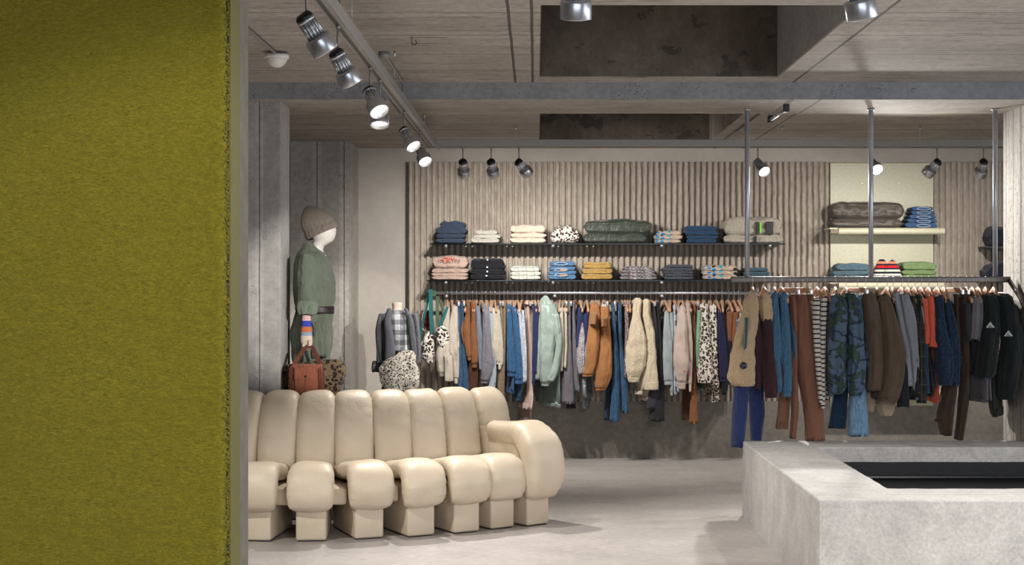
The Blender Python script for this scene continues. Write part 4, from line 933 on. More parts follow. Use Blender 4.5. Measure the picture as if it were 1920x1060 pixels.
fl = stack('folded_fleece', 'cream fleece jacket with black band on upper shelf', 'folded jacket', 'cream fleece jackets', FLC, [(1359,1465,408,442),(1358,1471,440,456)], ZU, bulge=.35)
def band(o, x0, x1, y0, y1, m, nm, D=12.815): 
    MB().rbox((WX(x0, D), D-.004, WZ(y1, D)), (WX(x1, D), D+.02, WZ(y0, D)), .003).mk(nm, m, o)
band(fl[0], 1436, 1450, 416, 440, M_black, 'pocket_panel'); band(fl[0], 1417, 1422, 416, 440, M_black, 'zip'); band(fl[0], 1424, 1427.5, 417, 437, flat('lime_tape', '7fd02c', .5), 'tape'); band(fl[1], 1414, 1419, 443, 455, M_black, 'zip')
# lower shelf
PK = fb('cfae9c', 'plain')
pk = stack('folded_sweatshirt', 'folded dusty pink sweatshirt on lower shelf at left end', 'folded sweatshirt', 'dusty pink sweatshirts', PK, [(811,877,480,505),(810,878,503,513),(810,878,511,519),(810,877,517,525)], ZL, bulge=.2)
def text(s, px, py, size_px, D, m, parent, name, th=.001):
    cu = bpy.data.curves.new(name, 'FONT'); cu.body = s; cu.size = size_px*D/F*1.12; cu.extrude = th; cu.align_x = 'CENTER'; cu.align_y = 'CENTER'; cu.offset = .0006
    t = bpy.data.objects.new('tmp', cu); COL.objects.link(t); dg = bpy.context.evaluated_depsgraph_get(); me = bpy.data.meshes.new_from_object(t.evaluated_get(dg))
    bpy.data.objects.remove(t); p = P(px, py, D); M = Matrix.Translation(p) @ Matrix.Rotation(PI/2, 4, 'X')
    mk(name, [M @ v.co for v in me.vertices], [tuple(f.vertices) for f in me.polygons], m, parent, False)
RED = flat('red_print', 'd03a1c', .6); DRED = flat('dark_red_print', '6e2a2a', .6)
for ch, px, py, sz, mm in (('L', 823.5, 488.5, 5, DRED), ('U', 828, 488, 5, DRED), ('C', 834, 487.5, 10.5, RED), ('K', 841.5, 487.5, 11, RED), ('Y', 849, 488, 10.5, RED), ('O', 854.5, 488.5, 5, DRED), ('U', 860, 489, 5, DRED)):
    text(ch, px, py, sz, 12.812, mm, pk[0], 'letter')
bk = stack('folded_cardigan', 'folded black cardigan with white buttons on lower shelf', 'folded cardigan', 'black cardigans', fb('20222b','plain'), [(883,945,485,507),(882,946,505,516),(882,947,514,525)], ZL, bulge=.2)
for o, px, py in ((bk[0], 914, 487.5), (bk[0], 913.5, 501.5), (bk[1], 913.5, 509.5), (bk[2], 912, 517.5)):
    MB().lathe([(.001, .004), (.006, .003), (.0085, 0), (.008, -.012)], Matrix.Translation(P(px, py, 12.822)) @ Matrix.Rotation(PI/2, 4, 'X'), 14).mk('button', M_white, o, True)
stack('folded_shirt', 'folded ivory shirt with faint green check on lower shelf', 'folded shirt', 'ivory checked shirts', fb('e2ddd0','plaid','c4cdbb','5f8a6c',.7), [(956,1012,498,511),(956,1014,509,518),(957,1014,516,525)], ZL)
LJF = fb('487cae', 'denim', '6292be')
lj = stack('folded_jeans', 'folded light blue jeans on lower shelf', 'folded jeans', 'light blue jeans', LJF, [(1032,1077,490,500),(1030,1079,499,508),(1029,1080,507,516),(1028,1080,514,525)], ZL)
M_stitch = flat('pale_denim_edge', 'c8cfd8', .8); M_skin = flat('leather_patch', 'c08a6a', .6)
for o, y in ((lj[0], 494), (lj[1], 505), (lj[2], 515)):
    MB().tube([P(1040+12*math.cos(q)+12, y+2.6*math.sin(q)+1, 12.822) for q in [k*PI/8 for k in range(16)]], .0022, 6, True).mk('pocket_edge', M_stitch, o, True)
    if y > 500: MB().rbox(tuple(P(1050, y+2.5, 12.82)), tuple(P(1061, y, 12.82)+Vector((0, .02, 0))), .0015).mk('patch', M_skin, o)
stack('folded_sweater', 'folded mustard yellow knit sweater on lower shelf', 'folded sweater', 'mustard sweaters', fb('d6a544','teddy'), [(1095,1147,491,505),(1093,1148,503,515),(1091,1148,513,525)], ZL)
stack('folded_blouse', 'folded blouse with dense grey floral print on lower shelf', 'folded blouse', 'grey floral blouses', fb('5a5862','speckle','c2bcc0','9a6a62',.9), [(1170,1222,499,508),(1167,1228,506,513),(1165,1231,511,519),(1165,1232,517,525)], ZL, slump=.2)
stack('folded_jeans', 'folded charcoal jeans on lower shelf', 'folded jeans', 'charcoal jeans', fb('4a4d5a','denim','666a78'), [(1250,1299,496,503),(1242,1299,502,509),(1245,1300,508,514),(1247,1300,513,519),(1247,1300,518,525)], ZL)
stack('folded_tee', 'folded beige top with blue and green print on lower shelf', 'folded top', 'printed tops on lower shelf', PRT, [(1320,1382,497,509),(1318,1382,507,517),(1319,1382,515,525)], ZL, bulge=.35)
stack('folded_tshirt', 'folded teal t-shirt at the right end of lower shelf', 'folded t-shirt', 'teal t-shirts', fb('4a6a7c','plain'), [(1398,1440,502,510),(1396,1443,509,517),(1394,1447,515,525)], ZL)
# cream shelves
DC = 12.86
stack('folded_quilted_jacket', 'folded brown quilted jacket on the upper cream shelf', 'folded jacket', 'brown quilted jackets', fb('5c5044','quilt'), [(1561,1696,378,412),(1560,1694,409,427)], ZCU, D=DC, bulge=.25)
for px in (1641,): pass
jj = stack('folded_jeans', 'folded blue jeans on the upper cream shelf', 'folded jeans', 'blue jeans on cream shelf', fb('2f5c92','denim','4a7ab0'), [(1712,1750,387,396),(1710,1753,395,403),(1706,1755,402,411),(1702,1757,410,418),(1698,1757,417,427)], ZCU, D=DC)
for i, o in enumerate(jj):
    MB().tube([P(1732+13*math.cos(q), 391.5+i*8+2.4*math.sin(q), DC-.008) for q in [k*PI/8 for k in range(16)]], .002, 6, True).mk('pocket_edge', M_stitch, o, True)
stack('folded_sweater', 'folded grey blue sweater on the middle cream shelf', 'folded sweater', 'grey blue sweaters', fb('5d7c8c','plain'), [(1568,1631,494,509),(1563,1631,507,517),(1562,1631,515,529)], ZCL, D=DC, bulge=.3)
stack('folded_sweater', 'folded sage green sweater on the middle cream shelf', 'folded sweater', 'sage green sweaters', fb('8aa868','plain'), [(1694,1757,491,508),(1692,1756,506,516),(1692,1756,514,529)], ZCL, D=DC, bulge=.25)
def beanie(cx, w, top, label):
    D = DC; X = WX(cx, D); z0 = ZCL; zt = WZ(top, D); hh = zt-z0; ns, nr = 36, 16; V = []
    for j in range(nr):
        t = j/(nr-1); r = w*D/F/2*(math.cos(t*PI/2)**.55 if t < 1 else .02)
        for i in range(ns): q = 2*PI*i/ns; V.append((X+r*math.cos(q)*(1+.02*math.cos(12*q)), D+.07+.055*r/(w*D/F/2)*math.sin(q), z0+hh*t))
    Fc = grid_faces(ns, nr, True)+[tuple(range(ns-1, -1, -1)), tuple((nr-1)*ns+i for i in range(ns))]
    o = mk('striped_beanie', V, Fc, fb('x', 'rainbow', None, None, 1.72)); tag(o, label, 'beanie', 'striped beanies'); return o
beanie(1657, 34, 484, 'multicolour striped beanie, left and taller one on cream shelf'); o = beanie(1674, 36, 487, 'multicolour striped beanie, right one in front on cream shelf'); o.location.y -= .05
# navy pieces beside the right pillar
x = WX(1850, SD0)
root = thing('corner_shelf', (4.0, SD0, WZ(463, SD0)), 'dark wall shelf edge peeking out beside the right pillar', 'shelf')
MB().add([(WX(1848, SD0), SD0, WZ(462, SD0)), (4.6, SD0, WZ(459, SD0)), (4.6, DW-.05, WZ(459, SD0)), (WX(1852, SD0), DW-.05, WZ(462, SD0)),
          (WX(1850, SD0), SD0, WZ(465, SD0)), (4.6, SD0, WZ(478, SD0)), (4.6, DW-.05, WZ(478, SD0)), (WX(1854, SD0), DW-.05, WZ(465, SD0))],
         [(3,2,1,0),(4,5,6,7),(0,1,5,4),(1,2,6,5),(2,3,7,6),(3,0,4,7)]).mk('board', M_black, root)
folded('folded_sweater', 'folded navy sweater on the dark shelf by right pillar', 'folded sweater', 1859, 1915, 425, 460, fb('232a3f','plain'), zbot=WZ(461.5, SD0), layers=3, bulge=.3)
root = thing('lower_corner_shelf', (4.0, SD0, WZ(524, SD0)), 'lower dark wall shelf beside right pillar above the short rail', 'shelf')
MB().box((WX(1848, SD0), SD0, WZ(526, SD0)), (4.6, DW-.05, WZ(523, SD0))).mk('board', M_black, root)
folded('folded_trousers', 'folded dark navy trousers on the lower shelf by right pillar', 'folded trousers', 1853, 1915, 491, 523, fb('27304a','plain'), zbot=WZ(522.8, SD0), layers=3, bulge=.35, top=.4)

# ---------------------------------------------------------------- track lights
def spotlight(base, aim, label, lit, stem=.095, e=0, deg=60, D0=None):
    """base = point on the underside of the track; aim = direction"""
    base = Vector(base); aim = Vector(aim).normalized(); J = base-Vector((0, 0, stem))
    root = thing('track_spotlight', tuple(base), label, 'spotlight', 'steel track spotlights')
    MB().tube([base, J], .0045, 8).tube([base+Vector((.0, 0, .004)), base-Vector((0, 0, .010))], .009, 10).mk('stem', M_alu, root, True)
    q = aim.to_track_quat('Z', 'Y').to_matrix().to_4x4(); 
    # the finned body starts beside the joint
    up = Vector((0, 0, 1)); side = aim.cross(up); side = side.normalized() if side.length > .01 else Vector((1, 0, 0))
    C = J+aim*.006-(up-aim*up.dot(aim))*.022
    M = Matrix.Translation(C) @ q
    b = MB().lathe([(.002, -.016), (.022, -.014), (.030, -.006), (.031, .006)], M, 24); b.tube([J-side*.012, J+side*.012], .011, 12); b.tube([J, C], .008, 8); b.mk('rear_cap', M_black, root, True)
    b = MB().lathe([(.024, .004), (.024, .078)], M, 24)
    for k in range(14):
        a = 2*PI*k/14; f = MB().box((.020, -.0035, .006), (.031, .0035, .074)); f.V = xform(f.V, M @ Matrix.Rotation(a, 4, 'Z')); b.add(f.V, f.F)
    b.lathe([(.031, .003), (.032, .003), (.032, .012), (.031, .012)], M, 24)
    b.mk('finned_body', M_chrome, root, True)
    b = MB(); n = 32
    prof = [(.026, .072), (.044, .076), (.046, .080), (.046, .128), (.045, .130), (.042, .130), (.041, .100), (.03, .090)]
    b.lathe(prof, M, n); b.mk('head', M_chrome, root, True)
    MB().lathe([(.001, .112), (.036, .112), (.0405, .111), (.0405, .106)], M, 24).mk('lens', emit('lit_lens', 'fff4e2', 30.0) if lit else flat('dark_lens', '30343a', .1), root, True)
    if e:
        p = C+aim*.14; l = spot('spot_light', p, p+aim, e, deg, .9 if deg > 100 else .5); l.parent = root; l.location = p-base
    return root
ZT = 2.475
def track_run():
    root = thing('ceiling_track', (-.75, 7, ZT), 'aluminium light track running away from camera at upper left', 'light track')
    MB().rbox((-.777, 3.2, ZT), (-.723, 11.21, ZT+.05), .002).mk('profile', M_alu, root)
    MB().box((-.765, 3.2, ZT-.001), (-.748, 11.2, ZT+.001)).mk('slot', M_black, root)
    for y in (4.2, 6.3, 8.2, 10.4):
        zc = ZC1 if y < 9.5 else ZC2
        b = MB().tube([(-.75, y, ZT+.05), (-.75, y, zc)], .0012, 6); b.tube([(-.75, y, zc-.03), (-.75, y, zc)], .006, 8); b.mk('suspension_wire', M_chrome, root, True)
    root = thing('ceiling_track', (1.3, 11.24, ZT), 'aluminium light track crossing in front of the ribbed wall', 'light track')
    MB().rbox((-.777, 11.215, ZT), (4.6, 11.265, ZT+.052), .002).mk('profile', M_alu, root)
    MB().box((-.76, 11.232, ZT-.001), (4.6, 11.248, ZT+.001)).mk('slot', M_black, root)
    for px in (967, 1467, 1725):
        x = WX(px, 11.24); b = MB().tube([(x, 11.24, ZT+.05), (x, 11.24, ZC2)], .0012, 6); b.tube([(x, 11.24, ZC2-.03), (x, 11.24, ZC2)], .006, 8); b.mk('suspension_wire', M_chrome, root, True)
    root = thing('ceiling_track', (1, 4.5, ZT), 'aluminium light track above the top picture edge', 'light track')
    MB().rbox((-.3, 4.475, ZT), (3.6, 4.525, ZT+.05), .002).mk('profile', M_alu, root)
    for x in (0, 1.7, 3.4): MB().tube([(x, 4.5, ZT+.05), (x, 4.5, ZC1)], .0012, 6).mk('suspension_wire', M_chrome, root, True)
track_run()
tk = -.757
spotlight((tk, 5.1, ZT), (.50, .35, -.80), 'large unlit spotlight, nearest on the left track', False)
spotlight((tk, 5.91, ZT), (.42, .35, -.84), 'unlit spotlight, second nearest on the left track', False)
spotlight((tk, 7.06, ZT), (.42, -.50, -.80), 'lit spotlight tilted right, upper of the middle pair on left track', True, e=60, deg=80)
spotlight((tk, 7.5, ZT), (.02, -.35, -.93), 'lit spotlight pointing down, lower of the middle pair on left track', True, e=60, deg=80)
spotlight((tk, 8.91, ZT), (.48, -.45, -.75), 'lit spotlight, fifth on the left track', True, e=60, deg=120)
spotlight((tk, 10.1, ZT), (.35, -.62, -.75), 'lit spotlight, farthest on the left track', True, e=60, deg=120)
TD = 11.24
def H_(px): return (WX(px, TD), TD, ZT)
WE = 26
spotlight(H_(868), (.02, .72, -.70), 'spotlight aimed at the wall, left of the three above the shelves', False, e=WE, deg=130)
spotlight(H_(921), (.12, .72, -.70), 'spotlight aimed at the wall, middle of the three above the shelves', False, e=WE, deg=130)
spotlight(H_(973), (.55, .55, -.62), 'spotlight turned right, right of the three above the shelves', False, e=WE, deg=130)
spotlight(H_(1421), (.30, -.75, -.60), 'lit spotlight facing the camera beside the left frame post', True, e=62, deg=125)
spotlight(H_(1636), (.10, -.90, -.50), 'brightest lit spotlight behind the middle frame post', True, e=62, deg=125)
spotlight(H_(1757), (-.45, .60, -.62), 'spotlight turned left in front of the cream panel edge', False, e=WE, deg=130)
spotlight(H_(1844), (.0, .72, -.70), 'spotlight aimed at the wall, last one beside the right post', False, e=WE, deg=130)
spotlight((.117, 4.5, ZT), (.0, .30, -.95), 'large spotlight cut by the top edge, left of the two', False, stem=.075, e=40, deg=90)
spotlight((.93, 4.5, ZT), (.22, .25, -.92), 'large spotlight cut by the top edge, right of the two', False, stem=.075, e=40, deg=90)

# ceiling services
def services():
    r = thing('ceiling_lamp', (-1.38, 8.2, 2.60), 'small white dome lamp on the ceiling at upper left', 'lamp')
    c = WX(519, 8.24); top = ZC1
    MB().lathe([(.064, -.02), (.066, -.012), (.066, 0)], Matrix.Translation((c, 8.24, 2.705)), 32).mk('base', M_white, r, True)
    MB().lathe([(.001, -.068), (.02, -.065), (.042, -.05), (.054, -.03), (.058, -.018)], Matrix.Translation((c, 8.24, 2.705)), 32).mk('diffuser', M_white, r, True)
    o = MB().tube([(c, 3.9, ZC1-.012), (c, 8.2, ZC1-.012)], .008, 8).mk('conduit', M_alu, None, True); tag(o, 'thin metal conduit leading to the white dome lamp', 'conduit')
    r = thing('ceiling_conduit', (-.8, 8.2, 2.6), 'thin conduit with junction box beside the left track', 'conduit')
    x = -.81
    MB().lathe([(.03, -.03), (.031, 0)], Matrix.Translation((x, 8.24, ZC1-.0005)), 24).mk('junction_box', M_alu, r, True)
    MB().tube([(x, 8.24, ZC1-.012), (x, 9.46, ZC1-.012), (x, 9.49, ZC1-.03), (x, 9.495, ZS-.012), (x, 9.54, ZS-.014), (x, 12.9, ZS-.012)], .007, 8).mk('pipe', M_alu, r, True)
    for y in (10, 10.9, 11.8, 12.7): MB().rbox((x-.014, y-.01, ZS-.024), (x+.014, y+.01, ZS+.002), .003).mk('clamp', M_alu, r)
    r = thing('batten_lamp', (1.58, 10.1, 2.59), 'short silver batten on the ceiling right of the left frame post', 'lamp')
    MB().tube([(1.58, 9.78, ZS-.03), (1.58, 10.45, ZS-.03)], .013, 12).mk('tube', M_chrome, r, True)
    for y in (9.76, 10.42): MB().rbox((1.563, y-.02, ZS-.05), (1.597, y+.03, ZS), .004).mk('bracket', M_black, r)
    r = thing('ceiling_conduit', (1.5, 11.5, 2.59), 'thin conduit on the back ceiling behind the left frame post', 'conduit')
    MB().tube([(1.50, 10.4, ZC2-.012), (1.50, 12.95, ZC2-.012)], .009, 8).mk('pipe', M_alu, r, True)
    MB().rbox((1.485, 11.3, ZC2-.028), (1.515, 11.33, ZC2), .003).mk('clamp', M_alu, r)
    for k, (x, y, zc, lb) in enumerate(((-.62, 7.72, ZC1, 'small hook in the ceiling between left track and conduit'), (-.86, 6.6, ZC1, 'small hook in the ceiling above the left track'))):
        o = MB().tube([(x, y, zc)]+[(x, y+.0, zc-.03)]+[(x+.012-.012*math.cos(q), y, zc-.03-.012*math.sin(q)) for q in [i*PI/5 for i in range(8)]], .002, 6).mk('ceiling_hook', M_black, None, True); tag(o, lb, 'hook')
services()

# ---------------------------------------------------------------- mannequins
def mannequin():
    D = 9.95; s = F/D
    o = MB().rbox((-1.57, 9.72, 0), (-1.05, 10.6, .20), .01).mk('display_platform', M_plin); tag(o, 'low concrete platform behind the sofa under the tall mannequin', 'platform')
    root = thing('mannequin', (WX(588, D), D, .20), 'white mannequin in green jumpsuit and beige beanie facing right', 'mannequin')
    W = flat('mannequin_white', 'd8d2ca', .5); JS = fb('717d69', 'plain'); 
    # head and neck, one surface (face turned to +X)
    def hd(rows, nm, m, **k): return cloth(nm, rows, D, 'round', m, root, hem=False, fold=0, exp=1.0, **k)
    hd([(404,590,610,.03),(409,584,617,.05),(415,581,624,.068),(425,578,630,.078),(436,581,630,.074),(445,585,628,.066),(452,587,624,.055),(457,585,616,.050),(462,582,608,.048),(470,580,606,.052),(480,576,612,.07)], 'head', W, res=44)
    # torso
    cloth('jumpsuit_top', [(466,566,592,.07),(474,560,606,.13),(484,556,614,.175),(500,553,621,.185),(520,553,627,.17),(545,553,629,.15),(562,553,628,.14),(576,555,624,.125),(584,556,623,.12)], D, 'round', JS, root, seed=3, hem=False, res=40)
    cloth('jumpsuit_legs', [(584,556,623,.12),(600,552,622,.15),(625,547,622,.17),(660,548,620,.17),(700,553,616,.16),(760,560,608,.15),(830,566,600,.14),(860,568,598,.12)], D, 'round', JS, root, seed=5, res=40)
    cloth('belt', [(575,555,626,.128),(588,555,626,.128)], D, 'round', flat('dark_belt', '2c1d20', .5), root, fold=.1, res=4, hem=False)
    cloth('collar', [(458,569,590,.06),(468,566,600,.085),(478,572,612,.09)], D-.01, 'round', JS, root, fold=.3, res=8, hem=False)
    cloth('pocket', [(606,584,618,.01),(612,588,622,.012),(650,584,620,.012),(672,584,612,.01)], D-.165, 'round', JS, root, fold=.3, res=8)
    A = D-.20
    cloth('sleeve', [(478,566,586),(488,560,592),(510,558,594),(540,559,594),(568,560,594)], A, 'round', JS, root, seed=2, hd=.055)
    cloth('rolled_cuff', [(565,558,594),(572,556,596),(586,558,595),(590,560,592)], A, 'round', fb('7c8975','plain'), root, hd=.062, res=10)
    Bq = D+.20; cloth('sleeve', [(478,566,586),(510,562,590),(568,564,590)], Bq, 'round', JS, root, seed=2, hd=.05)
    cloth('forearm', [(568,568,584),(600,566,584),(650,568,584)], Bq, 'round', W, root, hd=.03, fold=0)
    # striped glove with fingers closed on the bag handles
    def glove():
        N = NT('striped_glove', .9); N.co = N.n('ShaderNodeNewGeometry').outputs['Position']; x, y, z = N.xyz(N.co)
        z0 = WZ(652, A); z1 = WZ(590, A); f = N.math('DIVIDE', N.math('SUBTRACT', z, z0), z1-z0)
        m = N.done(N.ramp(f, [(0, 'c9b8a8'), (.36, '8294a8'), (.47, 'b5673f'), (.63, '2f3fa0'), (.81, 'cfa9a6'), (.98, '2a2026')], 'CONSTANT'), N.bump(N.noise(90, 3), .002))
        ORX = root
        cloth('glove', [(588,567,582,.026),(600,566,583,.028),(625,564,585,.033),(640,564,586,.03),(648,566,585,.024)], A, 'round', m, root, fold=.2, res=20, hem=False)
        p0 = P(575, 647, A)
        for k in range(4):   # fingers curl under the handles
            y = A-.030+.018*k; L = (.9, 1, .96, .8)[k]
            pts = [(p0.x-.012, y, p0.z+.008), (p0.x-.018, y, p0.z-.010*L), (p0.x-.010, y, p0.z-.027*L), (p0.x+.006, y, p0.z-.030*L), (p0.x+.015, y, p0.z-.018*L)]
            MB().tube(pts, [.009, .009, .0085, .008, .006], 10).mk('glove_finger', m, root, True)
        MB().tube([(p0.x+.018, A-.028, p0.z+.03), (p0.x+.026, A-.034, p0.z+.008), (p0.x+.018, A-.034, p0.z-.014), (p0.x+.006, A-.033, p0.z-.022)], [.010, .010, .009, .007], 10).mk('glove_thumb', m, root, True)
    glove()
    # beanie: tilted ribbed dome with folded brim
    N = NT('ribbed_beanie', .9); BE = fb('8f8071', 'knit', None, None, 1.6)
    M = Matrix.Translation(P(600, 428, D)) @ Matrix.Rotation(math.radians(-24), 4, 'Y')
    ns, nr = 80, 22; V = []
    R = .108
    for j in range(nr):
        t = j/(nr-1)
        if t < .3: r = R*(.98+.05*math.sin(t/.3*PI)); z = -.042+t/.3*.048
        else: u = (t-.3)/.7; r = R*.99*math.cos(u*PI/2)**.62 if u < 1 else .004; z = .006+u*.158; 
        if .29 < t < .35: r = R*.95
        for i in range(ns):
            q = 2*PI*i/ns; rr = r*(1+.022*math.cos(20*q)); lean_ = -.02*max(0, (t-.3)/.7)
            V.append(M @ Vector((rr*math.cos(q)+lean_, rr*.92*math.sin(q), z)))
    Fc = grid_faces(ns, nr, True); Fc.append(tuple((nr-1)*ns+i for i in range(ns)))
    mk('beanie', V, Fc, BE, root)
    # bag
    B = 9.60; BG = fb('a8593c', 'plain'); BH = fb('7c3c28', 'plain')
    r = thing('handbag', tuple(P(575, 745, B)), 'orange rust tote bag with snap flap held by tall mannequin', 'bag')
    x0, z1 = WX(548, B), WZ(683, B); x1, z0 = WX(603, B), WZ(748, B)
    MB().rbox((x0, B-.045, z0), (x1, B+.045, z1), .014).mk('body', BG, r, True)
    MB().rbox((WX(555, B), B-.058, WZ(740, B)), (WX(592, B), B-.044, WZ(690, B)), .006).mk('front_pocket', BG, r, True)
    MB().rbox((WX(554, B), B-.066, WZ(712, B)), (WX(593, B), B-.056, WZ(688, B)), .004).mk('flap', BG, r, True)
    MB().lathe([(.001, .006), (.006, .004), (.006, 0)], Matrix.Translation(P(573, 706, B-.066)) @ Matrix.Rotation(PI/2, 4, 'X'), 14).mk('snap', M_black, r, True)
    for yy in (-.052, .052):
        b = MB()
        for (px0, py0, px1, py1) in ((546, 746, 548, 690), (548, 690, 569, 652), (583, 652, 602, 690), (602, 690, 604, 746), (568, 652, 584, 652)):
            a_, c_ = P(px0, py0, B), P(px1, py1, B); a_.y = c_.y = B+yy if py0 > 660 and py1 > 660 else B+yy*.9
            if py1 < 660: c_.y = B+yy*.35+.06
            if py0 < 660: a_.y = B+yy*.35+.06
            d = (c_-a_).normalized(); wv = .011 if not (py0 < 660 and py1 < 660) else .006
            nrm = Vector((d.z, 0, -d.x)); V = [a_-nrm*wv, a_+nrm*wv, c_+nrm*wv, c_-nrm*wv]; V = V+[v+Vector((0, .004, 0)) for v in V]
            b.add(V, [(0,1,2,3),(7,6,5,4),(0,4,5,1),(1,5,6,2),(2,6,7,3),(3,7,4,0)])
        b.mk('handle', BH, r)
    # leopard fur bag behind
    LF = fb('7a6142', 'leopard', '1d1512', '3a281b', 1.2)
    o = cloth('fur_bag', [(676,606,640,.03),(684,540,647,.05),(700,530,649,.06),(716,529,645,.06),(735,532,636,.055),(750,545,625,.04)], 9.73, 'round', LF, None, fur=.006, hem=False, fold=.6, ns=60, res=30)
    tag(o, 'dark leopard faux fur bag behind the orange tote', 'bag')
mannequin()

def child():
    D = 11.8
    o = MB().rbox((-1.35, 11.55, 0), (-.80, 12.1, .25), .01).mk('display_platform', M_plin); tag(o, 'low concrete platform under the small headless mannequin', 'platform')
    root = thing('small_mannequin', (WX(745, D), D, .25), 'small headless mannequin in grey jacket, checked shirt and leopard pouch', 'mannequin')
    W = flat('floral_cap_cloth', 'cdb8a8', .7); GJ = fb('6c6c76', 'plain'); CK = fb('dcdce0', 'plaid', '161a38', None, .86); BS = fb('7c4a2c', 'cord')
    cloth('neck', [(569,735,754,.035),(578,736,753,.035),(590,732,758,.05)], D, 'round', W, root, fold=0, hem=False, res=10)
    cloth('jacket', [(585,726,764,.05),(592,716,774,.09),(602,710,780,.10),(620,710,782,.10),(660,714,782,.10),(700,716,780,.10)], D+.02, 'round', GJ, root, seed=1, ns=48)
    cloth('shirt', [(583,731,759,.05),(590,727,764,.07),(605,727,767,.085),(630,732,769,.09),(658,739,771,.085)], D-.04, 'round', CK, root, fold=.3, seed=4, hem=False, ns=48)
    # open lapels
    cloth('lapel', [(580,726,734,.02),(600,720,733,.025),(630,722,738,.025),(660,722,741,.025),(688,721,739,.02)], D-.12, 'round', GJ, root, fold=.3)
    cloth('lapel', [(580,757,764,.02),(600,764,774,.02),(640,768,780,.02),(672,771,782,.02)], D-.11, 'round', GJ, root, fold=.3)
    cloth('skirt', [(655,736,784,.09),(690,722,786,.11),(750,712,786,.12)], D, 'round', BS, root, seed=2)
    cloth('sleeve', [(590,710,722,.04),(620,704,717,.05),(660,706,716,.045),(684,706,716,.04)], D-.02, 'round', GJ, root, seed=6)
    cloth('cuff', [(679,698,712,.04),(690,697,713,.045),(698,698,712,.04)], D-.03, 'round', fb('8d9094','plaid','5c5f66'), root, res=8)
    cloth('sleeve', [(590,772,784,.04),(620,776,787,.045),(660,779,789,.045),(682,779,788,.04)], D-.02, 'round', GJ, root, seed=9)
    G = fb('2c4030', 'plain')
    r = thing('fur_pouch', tuple(P(750, 735, D-.2)), 'black spotted white fur pouch with green strap on small mannequin', 'bag')
    SP = fb('dcd2c2', 'leopard', '1a1716', '1a1716', 1.9)
    cloth('body', [(659,752,774,.03),(666,742,778,.05),(680,718,779,.06),(690,713,784,.07),(710,714,788,.075),(725,720,784,.065),(737,735,768,.05)], D-.20, 'round', SP, r, fur=.006, hem=False, ns=56)
    for xs in ((766, 590, 771, 662), (709, 640, 716, 688)):
        b = MB(); a, c = P(xs[0], xs[1], D-.125), P(xs[2], xs[3], D-.16); b.tube([a, (a+c)/2+Vector((0, -.02, 0)), c], .008, 8); b.mk('strap', G, r, True)
    for px in (738, 762): cloth('leg', [(740,px-9,px+9),(800,px-7,px+7),(WY(.25, D),px-5,px+5)], D, 'round', W, root, hd=.04, fold=0)
    # shirt buttons
    b = MB()
    for py in (614, 632, 650): b.lathe([(.001, .004), (.005, .003), (.005, 0)], Matrix.Translation(P(753, py, D-.128)) @ Matrix.Rotation(PI/2, 4, 'X'), 10)
    b.mk('buttons', M_white, root, True)
child()

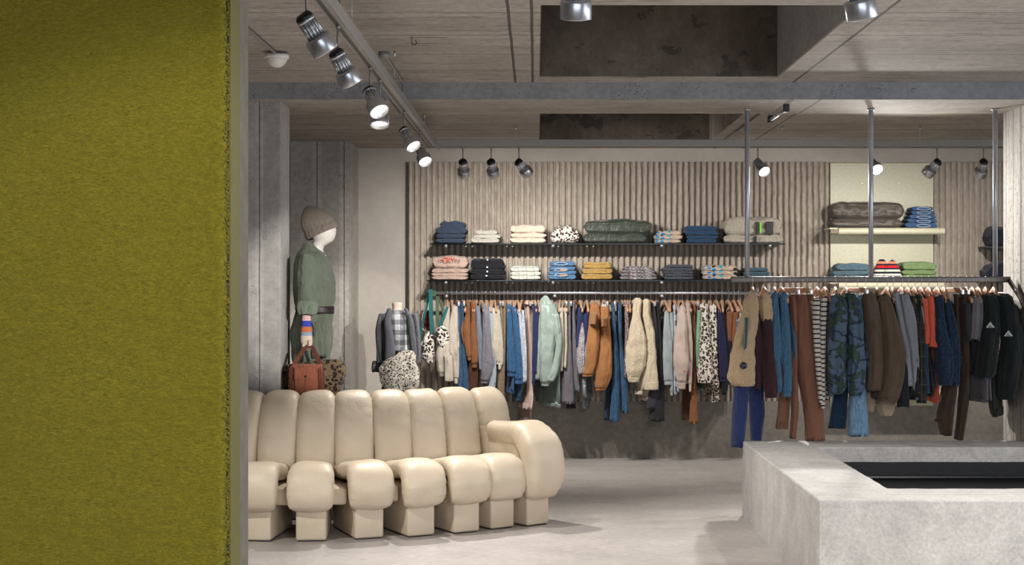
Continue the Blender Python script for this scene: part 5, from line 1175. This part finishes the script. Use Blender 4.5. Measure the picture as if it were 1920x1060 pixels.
# pouches hung on the left end of the wall rail
def strap(b, pts, w_=.011, t=.003):
    for i in range(len(pts)-1):
        a, c = Vector(pts[i]), Vector(pts[i+1]); d = (c-a).normalized(); n = Vector((d.z, 0, -d.x))
        if n.length < .2: n = Vector((1, 0, 0))
        n.normalize(); V = [a-n*w_, a+n*w_, c+n*w_, c-n*w_]; V = V+[v+Vector((0, t, 0)) for v in V]
        b.add(V, [(0,1,2,3),(7,6,5,4),(0,4,5,1),(1,5,6,2),(2,6,7,3),(3,7,4,0)])
def pouches():
    T = fb('1c7070', 'plain'); G = fb('52684a', 'plain'); SP = fb('ddd4c6', 'leopard', '1d1816', '4a3626', 1.15)
    D = RA-.10; r = thing('fur_pouch', tuple(P(802, 682, D)), 'black and white leopard pouch on a wide teal strap', 'bag')
    cloth('body', [(622,802,813,.03),(632,795,815,.05),(650,789,817,.06),(668,790,814,.055),(681,800,812,.03)], D, 'round', SP, r, fur=.006, hem=False)
    b = MB(); strap(b, [P(807, 543, RA-.03), P(808, 585, D-.03), P(810, 626, D-.04)], .017, .004); strap(b, [P(804, 547, RA+.02), P(799, 580, D+.03), P(791, 610, D+.04), P(788, 640, D+.05)], .010); b.mk('strap', T, r)
    D2 = RA-.16; r = thing('fur_pouch', tuple(P(830, 656, D2)), 'black and white leopard pouch on green and teal straps', 'bag')
    cloth('body', [(612,822,834,.03),(620,817,841,.05),(636,816,844,.06),(650,822,840,.05),(657,828,834,.03)], D2, 'round', SP, r, fur=.006, hem=False)
    b = MB(); strap(b, [P(815, 545, RA-.03), P(814, 556, RA-.03)], .014); strap(b, [P(820, 556, RA-.04), P(820, 590, D2-.03), P(821, 612, D2-.04)], .012); strap(b, [P(821, 556, RA-.03), P(830, 582, D2), P(834, 600, D2)], .010); b.mk('green_strap', G, r)
    b = MB(); strap(b, [P(839, 575, D2-.03), P(832, 595, D2-.04), P(823, 612, D2-.04)], .012); b.mk('teal_strap', T, r)
    r = thing('plaid_pouch', tuple(P(802, 622, RA)), 'red and black plaid pouch with white piping behind teal strap', 'bag')
    cloth('body', [(584,798,806,.03),(592,794,808,.04),(606,794,809,.045),(616,799,810,.03),(622,803,808,.02)], RA+.02, 'round', fb('c8242a', 'plaid', '181618', None, .5), r, hem=False)
    pts = [P(798+5*math.cos(q)-2, 602+18*math.sin(q), RA-.03) for q in [PI*.5+k*PI/10 for k in range(11)]]
    MB().tube(pts, .003, 6).mk('piping', M_white, r, True)
pouches()
# more practical spotlights of the shop that stand outside the frame (tracks over the sofa and plinth)
spotlight((-2.6, 6.6, ZC1-.06), (.30, .30, -.8), 'shop spotlight over the sofa left of the frame', False, e=72, deg=75)
spotlight((2.6, 5.2, ZT), (.12, .35, -.85), 'shop spotlight over the plinth right of the frame', False, e=34, deg=85)
spotlight((.6, 1.0, ZT), (-1.35, 2.5, -1.25), 'shop spotlight aimed at the olive carpet from behind', False, e=46, deg=41)
spotlight((1.9, 4.5, ZT), (-3.25, 5.4, -1.0), 'shop spotlight aimed at the tall mannequin from the right', False, e=430, deg=13)
spotlight((2.2, 4.5, ZT), (-3.15, 7.2, -1.3), 'shop spotlight aimed at the small mannequin from the right', False, e=420, deg=11)
spotlight((2.6, 6.6, ZC1-.06), (-.15, .4, -1.2), 'shop spotlight over the plinth and front rail', False, e=40, deg=95)
spotlight((.9, 2.8, ZT), (.05, .8, -.75), 'shop spotlight over the open floor near the camera', False, e=90, deg=80)
